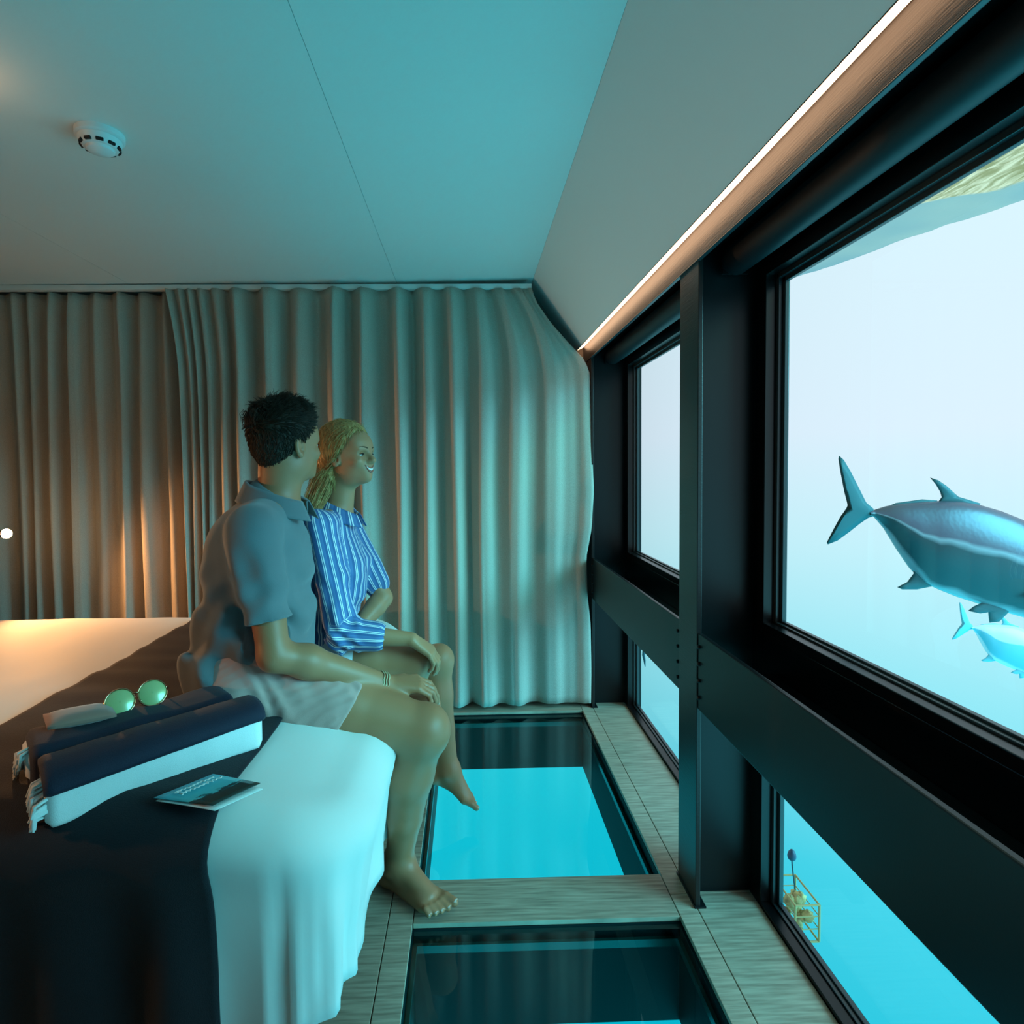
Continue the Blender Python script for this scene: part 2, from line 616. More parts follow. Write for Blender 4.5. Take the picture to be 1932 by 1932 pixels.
def right_edge(z):
    pts = [(2.196, .335), (2.13, .355), (2.02, .43), (1.92, .52), (1.83, .608), (1.76, .634), (1.5, .640), (1.15, .652), (.95, .640), (.80, .612),
           (.60, .618), (.45, .634), (.2, .637), (0, .634)]
    for (a, xa), (b, xb) in zip(pts, pts[1:]):
        if z >= b:
            return xb + (xa - xb) * (z - b) / (a - b)
    return pts[-1][1]


curtain('curtain', rf, 3.035, 'long grey linen curtain reaching the window, right of the overlap', edge=right_edge, seed=9, amp0=.050)

# ------------------------------------------------------------------ bed
BX0, BX1, BY0, BY1, BZ = -2.33, -.222, 1.09, 2.68, .622
bed = empty('bed', (-1.25, 1.9, 0))
tag(bed, 'wide bed with white duvet and dark base, foot towards the window', 'bed')
MB().box((-2.36, 1.16, .0), (-.47, 2.56, .30), .02).build('bed_base', 'bed_base', bed)
MB().box((-2.34, BY0 + .14, .30), (BX1 - .17, BY1 - .14, .58), .05).build('mattress', 'white_linen', bed)
MB().box((-2.46, .9, .0), (-2.365, 2.84, 1.05), .02).build('headboard', 'bed_base', bed)

RC = .17          # corner radius of the draped duvet


def duvet_ring(s):
    """point and outward normal on the rounded outline, s in 0..1"""
    w, h = BX1 - BX0 - 2 * RC, BY1 - BY0 - 2 * RC
    arc = PI / 2 * RC
    L = 2 * w + 2 * h + 4 * arc
    d = s * L
    segs = [('l', (BX0 + RC, BY0), (1, 0), w), ('a', (BX1 - RC, BY0 + RC), -PI / 2, arc), ('l', (BX1, BY0 + RC), (0, 1), h),
            ('a', (BX1 - RC, BY1 - RC), 0, arc), ('l', (BX1 - RC, BY1), (-1, 0), w), ('a', (BX0 + RC, BY1 - RC), PI / 2, arc),
            ('l', (BX0, BY1 - RC), (0, -1), h), ('a', (BX0 + RC, BY0 + RC), PI, arc)]
    for kind, a, b, ln in segs:
        if d <= ln + 1e-9:
            if kind == 'l':
                return (a[0] + b[0] * d, a[1] + b[1] * d), (b[1], -b[0])
            t = b + d / RC
            return (a[0] + RC * math.cos(t), a[1] + RC * math.sin(t)), (math.cos(t), math.sin(t))
        d -= ln
    return (BX0 + RC, BY0), (0, -1)


_ring0 = duvet_ring


def duvet_ring(s):
    p, n_ = _ring0(s)
    pull = .15 * (max(0, p[1] - 2.1) / .55) ** 2 * max(0, min(1, (p[0] + .9) / .5))
    return (p[0] - pull, p[1]), n_


def top_z(x, y):
    sag = .042 * max(0, min(1, (x + .56) / .26)) ** 2
    return BZ - sag + .010 * vnoise(x * 2.2, y * 2.2, 3) + .004 * vnoise(x * 7, y * 7, 5)


RE = .085         # edge roll radius


def skirt(p, nrm, d, s, extra=0.0):
    """duvet surface d metres of cloth beyond the roll start (which lies RE inside the outline)"""
    x0, y0 = p[0] - nrm[0] * RE, p[1] - nrm[1] * RE
    per = x0 * (1 - abs(nrm[0])) * 1.0 + y0 * abs(nrm[0])
    if d < RE * PI / 2:
        out, drop = RE * math.sin(d / RE), RE * (1 - math.cos(d / RE))
    else:
        out, drop = RE, RE + d - RE * PI / 2
    g = max(0, min(1, (drop - .05) / .25))
    corner = 4 * (nrm[0] * nrm[1]) ** 2
    ang = math.atan2(nrm[1], nrm[0])
    fold = (math.sin(per * 30 + 2.0 * vnoise(per * 5, 1)) * .010 + vnoise(per * 8, drop * 2, 7) * .014) * (1 - .8 * corner)
    fold += corner * (.020 * math.sin(ang * 5 + .9) + .012) - .030 * math.exp(-((ang + 1.45) / .10) ** 2)
    fold += .010 * math.sin(ang * 13 + 2 * vnoise(drop * 5, 3)) * corner
    out += g * fold - .030 * g * g * (abs(nrm[0]) > .3) * (1 - .6 * corner) + extra * math.sin(min(d / RE, PI / 2))
    out += .018 * math.exp(-((drop - .07) / .06) ** 2)
    z = top_z(x0, y0) - drop + extra * math.cos(min(d / RE, PI / 2))
    return (x0 + nrm[0] * out, y0 + nrm[1] * out, z)


NS = 520
verts, faces = [], []
ring_d = [0, .03, .06, .09, .12, .15, .18, .21, .24, .27, .30, .33, .36, .39, .42, .445, .47, .50]
insets = [1, .85, .7, .55, .4, .25, .12, .05]
cen0, cen1 = (BX0 + (BY1 - BY0) / 2), (BX1 - (BY1 - BY0) / 2)
for q in insets:
    for i in range(NS):
        p, nrm = duvet_ring(i / NS)
        x0, y0 = p[0] - nrm[0] * RE, p[1] - nrm[1] * RE
        cx_, cy_ = min(max(x0, cen0), cen1), (BY0 + BY1) / 2
        x1, y1 = x0 + (cx_ - x0) * q, y0 + (cy_ - y0) * q
        verts.append((x1, y1, top_z(x1, y1)))
for d in ring_d:
    for i in range(NS):
        p, nrm = duvet_ring(i / NS)
        hem = 1 + .04 * vnoise(i / NS * 20, 3)
        long = 1 - .13 * max(0, nrm[0])              # hangs a little shorter at the foot
        verts.append(skirt(p, nrm, d * hem * long, i / NS))
for dz_, di in ((.004, .010), (.03, .014), (.08, .012)):       # hem turned inwards
    for i in range(NS):
        p, nrm = duvet_ring(i / NS)
        b_ = verts[(len(insets) + len(ring_d) - 1) * NS + i]
        verts.append((b_[0] - nrm[0] * di, b_[1] - nrm[1] * di, b_[2] + dz_ - .004))
R_ = len(insets) + len(ring_d) + 3
for r in range(R_ - 1):
    for i in range(NS):
        a, b = r * NS + i, r * NS + (i + 1) % NS
        faces.append((a, b, b + NS, a + NS))
duv = obj('duvet', verts, faces, 'white_linen', bed, True)

# navy runner laid across the foot of the bed and over its near side
RX0, RX1 = -1.185, -.488
verts, faces = [], []
path = []
top_n = 44
for k in range(top_n + 1):
    path.append(('t', BY1 - RE - .06 - (BY1 - BY0 - 2 * RE - .06) * k / top_n))
for k in range(1, 30):
    path.append(('s', .5 * k / 29))
nu = 56
for (kind, val) in path:
    for i in range(nu):
        x = RX0 + (RX1 - RX0) * i / (nu - 1) + .006 * vnoise((val if kind == 't' else -val) * 4, 3 if i < nu / 2 else 9)
        if kind == 't':
            y = val
            wr = .0022 * math.sin(y * 46 + 1.5 * vnoise(x * 2, y * 3)) + .004 * vnoise(x * 3, y * 12, 2)
            wr *= .3 + .7 * min(1, max(0, (y - 1.3) / .4))
            verts.append((x, y, top_z(x, y) + .011 + max(-.004, wr)))
        else:
            v3 = skirt((x, BY0), (0, -1), val, 0, .014)
            verts.append((v3[0], v3[1], v3[2]))
for r in range(len(path) - 1):
    for i in range(nu - 1):
        a = r * nu + i
        faces.append((a, a + nu, a + nu + 1, a + 1))
run = obj('bed_runner', verts, faces, 'navy_runner', None, True)
tag(run, 'navy cloth runner laid across the foot of the bed', 'bed runner')
thicken(run, .005, 1)

# dark cushion end at the head of the bed
mat('cushion_fabric', (44, 40, 44), .85, sheen=.3)


def pillow(name, c, size, rot, material):
    m = MB()
    bm = bmesh.new()
    bmesh.ops.create_cube(bm, size=2)
    bmesh.ops.subdivide_edges(bm, edges=list(bm.edges), cuts=9, use_grid_fill=True)
    for w in bm.verts:
        x, y, z = w.co
        e = (1 - abs(x) ** 3) * (1 - abs(y) ** 3)
        w.co = Vector((x * size[0] / 2 * (1 - .06 * (1 - abs(y)) ** 1), y * size[1] / 2 * (1 - .06 * (1 - abs(x))),
                       math.copysign(min(abs(z), 1), z) * size[2] / 2 * (.12 + .88 * e ** .5)))
    bm.verts.index_update()
    q = Matrix.Rotation(rot[2], 3, 'Z') @ Matrix.Rotation(rot[1], 3, 'Y') @ Matrix.Rotation(rot[0], 3, 'X')
    m.add([tuple(Vector(c) + q @ w.co) for w in bm.verts], [tuple(w.index for w in f_.verts) for f_ in bm.faces])
    bm.free()
    return m.build(name, material, None, True)


pc = pillow('cushion', (-2.262, 2.47, .715), (.38, .42, .12), (0, -1.0, .1), 'cushion_fabric')
tag(pc, 'dark cushion at the head of the bed, barely in view', 'cushion')
# ------------------------------------------------------------------ lamps
mat('brass', (196, 150, 96), .3, metal=1)
mat('bulb_glow', (255, 230, 180), .4, emit=((1.0, .62, .28), 60))
mat('globe_glow', (255, 225, 180), .4, emit=((1.0, .55, .27), 9))
mat('white_plastic', (226, 228, 228), .4)
mat('black_slot', (8, 8, 9), .7)
mat('red_led', (180, 30, 20), .3)


def reading_lamp(p, label, power):
    lp = empty('reading_lamp', (-2.365, p[1], p[2] - .02))
    tag(lp, label, 'lamp', 'bedside reading lamps')
    p = Vector(p)
    shade_auto(MB().lathe([(.0, 0), (.035, 0), (.035, .008), (.0, .012)], 20, (-2.364, p.y, p.z - .02), (1, 0, 0)).build('wall_plate', 'brass', lp))
    MB().tube([(-2.36, p.y, p.z - .02), (-2.31, p.y, p.z - .02), (-2.26, p.y, p.z - .008), (p.x - .03, p.y, p.z)], .006, 10).build('arm', 'brass', lp, True)
    so_ = shade_auto(MB().lathe([(.0, -.034), (.016, -.034), (.019, -.012), (.019, -.006), (.0, -.004)], 18, p, (1, 0, 0)).build('socket', 'brass', lp))
    b = MB()
    b.grid(lambda u, v: p + Vector((math.cos(PI * (.02 + .96 * v)) * .022, math.sin(PI * (.02 + .96 * v)) * .022 * math.cos(2 * PI * u),
                                   math.sin(PI * (.02 + .96 * v)) * .022 * math.sin(2 * PI * u))), 20, 14, True)
    b.build('bulb', 'bulb_glow', so_, True)
    ld = bpy.data.lights.new('reading_light', 'SPOT')
    ld.energy = power
    ld.color = (1.0, .47, .18)
    ld.spot_size = math.radians(125)
    ld.spot_blend = .6
    ld.shadow_soft_size = .02
    lo = bpy.data.objects.new('reading_light', ld)
    COL.objects.link(lo)
    lo.parent = lp
    lo.matrix_parent_inverse = Matrix.Translation(lp.location).inverted()
    lo.location = p + Vector((.03, -.004, 0))
    lo.rotation_euler = Vector((1, -.12 if p.y > 2 else .15, -.45 if p.y > 2 else -.6)).to_track_quat('-Z', 'Y').to_euler()


reading_lamp((-2.148, 2.75, .992), 'glowing bare bulb reading lamp by the curtain', 42)
reading_lamp((-2.148, 1.02, .992), 'reading lamp at the near side of the headboard, outside the picture', 26)

cl = empty('ceiling_lamp', (-1.245, 1.40, 2.226))
tag(cl, 'warm glass globe lamp on the ceiling, just outside the picture', 'lamp')
shade_auto(MB().lathe([(.0, 0), (.05, 0), (.05, -.012), (.015, -.016), (.015, -.028), (.0, -.028)], 24, (-1.245, 1.40, 2.2265)).build('ceiling_rose', 'brass', cl))
gb = Vector((-1.235, 1.40, 2.160))
MB().grid(lambda u, v: gb + Vector((math.sin(PI * (.02 + .96 * v)) * math.cos(2 * PI * u), math.sin(PI * (.02 + .96 * v)) * math.sin(2 * PI * u),
          math.cos(PI * (.02 + .96 * v)))) * .042, 28, 18, True).build('globe', 'globe_glow', cl, True)

# ------------------------------------------------------------------ smoke detector
dp = Vector((-1.033, 1.716, ceil_z(-1.033)))
sd = empty('smoke_detector', dp)
tag(sd, 'round white smoke detector on the ceiling', 'smoke detector')
shade_auto(MB().lathe([(.0, 0), (.062, 0), (.062, -.014), (.056, -.018), (.0, -.018)], 40, dp).build('base', 'white_plastic', sd))
dome_ = shade_auto(MB().lathe([(.0, -.018), (.055, -.0185), (.053, -.030), (.044, -.042), (.036, -.0425), (.034, -.050), (.022, -.056), (.0, -.057)], 40, dp).build('dome', 'white_plastic', sd), 30)
for k in range(10):
    a = 2 * PI * k / 10 + .2
    q = Matrix.Rotation(a, 3, 'Z')
    m = MB().box((.0435, -.0095, -.041), (.0515, .0095, -.033), .002)
    m.v = [tuple(dp + q @ Vector(w)) for w in m.v]
    m.build('vent_slot', 'black_slot', dome_)

# ------------------------------------------------------------------ towels, glasses and booklet on the bed
TE, TN = Vector((.763, .647, 0)).normalized(), Vector((-.647, .763, 0)).normalized()
TA = Vector((-.785, 1.068, .6315))


def towel_pt(o, t, a, h):
    p = o + TE * t + TN * a + Vector((0, 0, h))
    p.z -= .026 * max(0, 1 - t / .38) * max(0, 1 - a / .20) * (o - TA).length_squared ** 0 * (1 if (o - TA).length < .05 else 0)   # tips over the rounded bed edge
    return p


def rounded(w, h, r, n=6, p0=0, p1=1):
    """rounded rectangle outline, from the near bottom corner anticlockwise"""
    pts = []
    for cx_, cy_, a0 in ((r, r, PI), (w - r, r, 1.5 * PI), (w - r, h - r, 0), (r, h - r, .5 * PI)):
        for k in range(n + 1):
            a = a0 + PI / 2 * k / n
            pts.append((cx_ + r * math.cos(a), cy_ + r * math.sin(a)))
    return pts


def loft(m, o, outline, L, nt, wob, inset=.012, closed=True):
    """outline (a,h) swept along the towel with softened ends"""
    n_ = len(outline)
    ca, ch = sum(p[0] for p in outline) / n_, sum(p[1] for p in outline) / n_
    vv, ff = [], []
    for j in range(nt):
        t = j / (nt - 1)
        e = min(t, 1 - t) * L
        s = 1 - inset / .05 * max(0, (1 - e / .014)) ** 2 if e < .014 else 1
        for i, (a, h) in enumerate(outline):
            da, dh = wob(t, a, h)
            vv.append(towel_pt(o, t * L, ca + (a - ca) * s + da, max(.0005, ch + (h - ch) * s + dh)))
    for j in range(nt - 1):
        for i in range(n_ if closed else n_ - 1):
            a_, b_ = j * n_ + i, j * n_ + (i + 1) % n_
            ff.append((a_, b_, b_ + n_, a_ + n_))
    if closed:
        ff.append(tuple(range(n_))[::-1])
        ff.append(tuple(range((nt - 1) * n_, nt * n_)))
    m.add(vv, ff)


def fringe(tw, o, spots, seed):
    rnd = random.Random(seed)
    m = MB()
    for (a, h) in spots:
        for k in range(9):
            a0, h0 = a + rnd.uniform(-.012, .012), h + rnd.uniform(-.008, .008)
            p0 = towel_pt(o, .004, a0, h0)
            p1 = towel_pt(o, -.012 - rnd.random() * .006, a0 + rnd.uniform(-.006, .006), max(.004, h0 - .006))
            p2 = towel_pt(o, -.016 - rnd.random() * .008, a0 + rnd.uniform(-.01, .01), max(.003, h0 - .022 - rnd.random() * .012))
            m.tube([p0, p1, p2], [.0036, .0034, .0022], 6)
    m.build('fringe', 'white_towel', tw, True)


tw1 = empty('beach_towel', TA)
tag(tw1, 'folded navy and white towel at the front of the bed, white side showing', 'towel', 'towels on the bed')
wob = lambda t, a, h: (.002 * vnoise(t * 9, a * 30, 1), (.003 * vnoise(t * 7, a * 25, 4) + .003 * math.sin(t * 3.1)) * (h > .02))
m = MB()
loft(m, TA, rounded(.112, .080, .014), .405, 40, wob)
m.build('white_layers', 'white_towel', tw1, True)
m = MB()
prof = [(-.0045, .068), (-.0055, .076), (-.001, .087), (.010, .096), (.028, .103), (.055, .106), (.085, .103), (.104, .095), (.1165, .081), (.119, .05),
        (.1185, .02), (.1135, .02), (.1130, .05), (.110, .078), (.09, .0815), (.05, .0815), (.016, .080), (.004, .076), (.0005, .068)]
loft(m, TA - TE * .002, prof, .412, 44, lambda t, a, h: (.0015 * vnoise(t * 9, 3), .003 * vnoise(t * 6, a * 12, 8) * (h > .07)), .006)
m.build('navy_cover', 'navy_cloth', tw1, True)
fringe(tw1, TA, [(.02, .055), (.045, .075), (.03, .03), (.06, .06), (.016, .04)], 3)

TB = TA + TN * .123 - TE * .012
tw2 = empty('beach_towel', TB)
tag(tw2, 'rolled navy towel behind the white-edged one, sunglasses on it', 'towel', 'towels on the bed')
m = MB()
loft(m, TB, rounded(.150, .092, .036, 8), .40, 44, lambda t, a, h: (.003 * vnoise(t * 6, a * 14, 2), (.005 * vnoise(t * 5, a * 14, 6) - .006 * math.sin(PI * t)) * (h > .02)))
m.build('navy_roll', 'navy_cloth', tw2, True)
m = MB()
loft(m, TB - TE * .006, [(x_ * .75 + .02, y_ * .7 + .012) for x_, y_ in rounded(.150, .092, .036, 6)], .03, 6, lambda t, a, h: (0, 0))
m.build('white_core', 'white_towel', tw2, True)
fringe(tw2, TB, [(.05, .07), (.075, .06), (.10, .05), (.11, .03), (.09, .04)], 5)

# soft pouch and round mirrored sunglasses on the rolled towel
mat('pouch_suede', (150, 112, 98), .85, sheen=.4)
mat('rose_gold', (216, 160, 126), .18, metal=1)
mat('mirror_lens', (176, 188, 128), .3, metal=.1, spec=.8, coat=.5)
gp = TB + TE * .196 + TN * .095 + Vector((0, 0, .0815))
pq = TB + TE * .095 + TN * .10 + Vector((0, 0, .092))
m = MB()


def pouch_fn(u, v):
    a, b = (u - .5) * 2, (v - .5) * 2
    return None


bm = bmesh.new()
bmesh.ops.create_cube(bm, size=2)
bmesh.ops.subdivide_edges(bm, edges=list(bm.edges), cuts=7, use_grid_fill=True)
for w in bm.verts:
    x_, y_, z_ = w.co
    e = max(0, (1 - abs(x_) ** 4)) * max(0, (1 - abs(y_) ** 4))
    w.co = TE * (x_ * .062) + TN * (y_ * .045) + Vector((0, 0, z_ * (.003 + .011 * e) + .010 - .004 * x_))
bm.verts.index_update()
m.add([tuple(pq + w.co) for w in bm.verts], [tuple(w.index for w in q.verts) for q in bm.faces])
bm.free()
tag(m.build('glasses_pouch', 'pouch_suede', None, True), 'soft brown pouch on the navy towel behind the sunglasses', 'pouch')

sg = empty('sunglasses', gp)
tag(sg, 'round sunglasses with green mirrored lenses and rose gold rims', 'sunglasses')
side = (TE + Vector((0, 0, .05))).normalized()
nrm_ = (-TN * .86 + TE * -.10 + Vector((0, 0, .50))).normalized()
side = (side - nrm_ * side.dot(nrm_)).normalized()
upv = nrm_.cross(side).normalized()
if upv.z < 0:
    upv = -upv
for s in (-1, 1):
    c = gp + side * (s * .0335 + .012) + upv * .031 + nrm_ * .0
    rl = .0295
    lens = MB()
    prof = [(0.0, .006)] + [(rl * math.sin(k / 8 * .9) / math.sin(.9), .006 * math.cos(k / 8 * PI / 2)) for k in range(1, 9)] + [(rl, -.002), (0, -.001)]
    lens.lathe(prof, 36, c, nrm_)
    lens.build('lens', 'mirror_lens', sg, True)
    pts = [c + (side * math.cos(2 * PI * k / 36) + upv * math.sin(2 * PI * k / 36)) * (rl + .001) for k in range(37)]
    rim_ = MB().tube(pts, .0018, 8).build('rim', 'rose_gold', sg, True)
    h0 = c + side * (s * rl) + upv * .006
    back = -nrm_
    tp = [h0, h0 + side * s * .006 + back * .01, h0 + side * (s * -.002) + back * .06, h0 - side * s * .004 + back * .085 - upv * .012, h0 - side * s * .006 + back * .1 - upv * .034]
    tp = [Vector((w.x, w.y, max(w.z, gp.z - .006 + .004))) for w in tp]
    MB().tube(tp, [.002, .002, .0019, .0028, .003], 8).build('temple', 'rose_gold', sg, True)
    MB().tube([c + nrm_ * .002 - side * s * (rl * .9) - upv * .010, c - nrm_ * .010 - side * s * (rl * .78) - upv * .014], [.0012, .004], 8).build('nose_pad', 'rose_gold', rim_, True)
c0, c1 = gp + side * (.012 - .004) + upv * .040, gp + side * (.012 + .004) + upv * .040
MB().tube([c0 - side * .0025, c0 + nrm_ * .003 + upv * .002, c1 + nrm_ * .003 + upv * .002, c1 + side * .0025], .0018, 8).build('bridge', 'rose_gold', sg, True)

# folded booklet with a teal cover


def cover_material():
    m = bpy.data.materials.new('booklet_print')
    m.use_nodes = True
    n, l = m.node_tree.nodes, m.node_tree.links
    b = n['Principled BSDF']
    b.inputs['Roughness'].default_value = .25
    uv = n.new('ShaderNodeUVMap')
    sx = n.new('ShaderNodeSeparateXYZ')
    l.new(uv.outputs[0], sx.inputs[0])
    nz = n.new('ShaderNodeTexNoise')
    nz.inputs['Scale'].default_value = 7
    mp = n.new('ShaderNodeMapping')
    mp.inputs['Scale'].default_value = (2.6, .8, 1)
    l.new(uv.outputs[0], mp.inputs[0])
    l.new(mp.outputs[0], nz.inputs['Vector'])
    ad = n.new('ShaderNodeMath')
    ad.operation = 'MULTIPLY_ADD'
    ad.inputs[1].default_value = .42
    l.new(nz.outputs['Fac'], ad.inputs[0])
    l.new(sx.outputs['X'], ad.inputs[2])
    cr = n.new('ShaderNodeValToRGB')
    cr.color_ramp.elements[0].position = .2
    cr.color_ramp.elements[0].color = srgb(60, 172, 196)
    cr.color_ramp.elements[1].position = .98
    cr.color_ramp.elements[1].color = srgb(44, 52, 48)
    e = cr.color_ramp.elements.new(.80)
    e.color = srgb(84, 186, 196)
    e = cr.color_ramp.elements.new(.86)
    e.color = srgb(30, 66, 70)
    l.new(ad.outputs[0], cr.inputs[0])
    l.new(cr.outputs[0], b.inputs['Base Color'])
    MATS['booklet_print'] = m


cover_material()
mat('paper', (225, 228, 226), .6)
bl = empty('booklet', (-.50, 1.13, .645))
tag(bl, 'small teal booklet with white script lying beside the towels', 'booklet')


def on_bed(px, py, z):
    d = RIGHT * ((px - PCX) / F_PX) - UP * ((py - PCY) / F_PX) + FWD
    t = (z - EYE) / d[2]
    return Vector((d[0] * t, d[1] * t, z))


kA, kB, kC, kD = on_bed(290, 1505, .645), on_bed(402, 1460, .647), on_bed(491, 1479, .652), on_bed(401, 1521, .647)


def leaf(name, c4, material, lift, thick, uvs=False):
    nn = 10
    vv, ff = [], []
    for j in range(nn):
        for i in range(nn):
            u, v = i / (nn - 1), j / (nn - 1)
            p = c4[0] * (1 - u) * (1 - v) + c4[3] * u * (1 - v) + c4[2] * u * v + c4[1] * (1 - u) * v
            vv.append(p + Vector((0, 0, lift * (u ** 2) + .004 * math.sin(PI * u) * (1 if lift > .003 else .2))))
    for j in range(nn - 1):
        for i in range(nn - 1):
            a = j * nn + i
            ff.append((a, a + 1, a + nn + 1, a + nn))
    o = obj(name, vv, ff, material, bl, True)
    ul = o.data.uv_layers.new(name='UVMap')
    for lp in o.data.loops:
        ul.data[lp.index].uv = ((lp.vertex_index % nn) / (nn - 1), (lp.vertex_index // nn) / (nn - 1))
    thicken(o, thick, -1)
    return o


leaf('back_leaf', [p + Vector((.006, -.004, -.0035)) for p in (kA, kB, kC - Vector((0, 0, .004)), kD - Vector((0, 0, .002)))], 'paper', .0, .0015)
fc_ = leaf('front_cover', [kA, kB, kC, kD], 'booklet_print', .002, .0012)
m = MB()
for row, (u0, v0, v1, amp) in enumerate(((.20, .16, .86, .018), (.33, .12, .90, .024))):
    pts = []
    for k in range(70):
        t = k / 69
        v = v0 + (v1 - v0) * t + .012 * math.sin(t * 75)
        u = u0 + amp * math.sin(t * 62 + row) * (1.9 if (k % 23) < 5 else 1)
        p = kA * (1 - u) * (1 - v) + kD * u * (1 - v) + kC * u * v + kB * (1 - u) * v
        pts.append(p + Vector((0, 0, .0022 + .002 * u * u + .004 * math.sin(PI * u))))
    m.tube(pts, .0013, 4)
m.build('script_lettering', 'paper', fc_)

# ------------------------------------------------------------------ fish outside the window


def fish_material(name, back, flank, pale, line=True):
    m = bpy.data.materials.new(name)
    m.use_nodes = True
    n, l = m.node_tree.nodes, m.node_tree.links
    b = n['Principled BSDF']
    b.inputs['Roughness'].default_value = .32
    b.inputs['Metallic'].default_value = .1
    uv = n.new('ShaderNodeUVMap')
    sx = n.new('ShaderNodeSeparateXYZ')
    l.new(uv.outputs[0], sx.inputs[0])
    tc = n.new('ShaderNodeTexCoord')
    nz = n.new('ShaderNodeTexNoise')
    nz.inputs['Scale'].default_value = 6
    l.new(tc.outputs['Object'], nz.inputs['Vector'])
    ad = n.new('ShaderNodeMath')
    ad.operation = 'MULTIPLY_ADD'
    ad.inputs[1].default_value = .16
    l.new(nz.outputs['Fac'], ad.inputs[0])
    l.new(sx.outputs['Y'], ad.inputs[2])
    cr = n.new('ShaderNodeValToRGB')
    el = cr.color_ramp.elements
    el[0].position, el[0].color = .1, srgb(*pale)
    el[1].position, el[1].color = 1.0, srgb(*back)
    for pos, c in ((.16, flank), (.58, flank), (.64, pale if line else flank), (.68, back)):
        e = el.new(pos)
        e.color = srgb(*c)
    l.new(ad.outputs[0], cr.inputs[0])
    l.new(cr.outputs[0], b.inputs['Base Color'])
    vo = n.new('ShaderNodeTexVoronoi')
    vo.inputs['Scale'].default_value = 70
    l.new(tc.outputs['Object'], vo.inputs['Vector'])
    bp = n.new('ShaderNodeBump')
    bp.inputs['Strength'].default_value = .06
    bp.inputs['Distance'].default_value = .004
    l.new(vo.outputs['Distance'], bp.inputs['Height'])
    l.new(bp.outputs[0], b.inputs['Normal'])
    MATS[name] = m


fish_material('fish_skin_grey', (92, 88, 104), (22, 62, 70), (150, 160, 168))
fish_material('fish_skin_hazed', (196, 214, 222), (96, 186, 204), (222, 232, 236), False)  # distant fish: water haze painted in as paler skin colours
mat('fin_teal', (40, 96, 104), .6)
mat('fin_hazed', (92, 188, 204), .45)  # fin colour paled the same way to stand in for haze
mat('fish_eye', (16, 18, 20), .1)
mat('eye_ring', (190, 180, 120), .25, metal=.5)


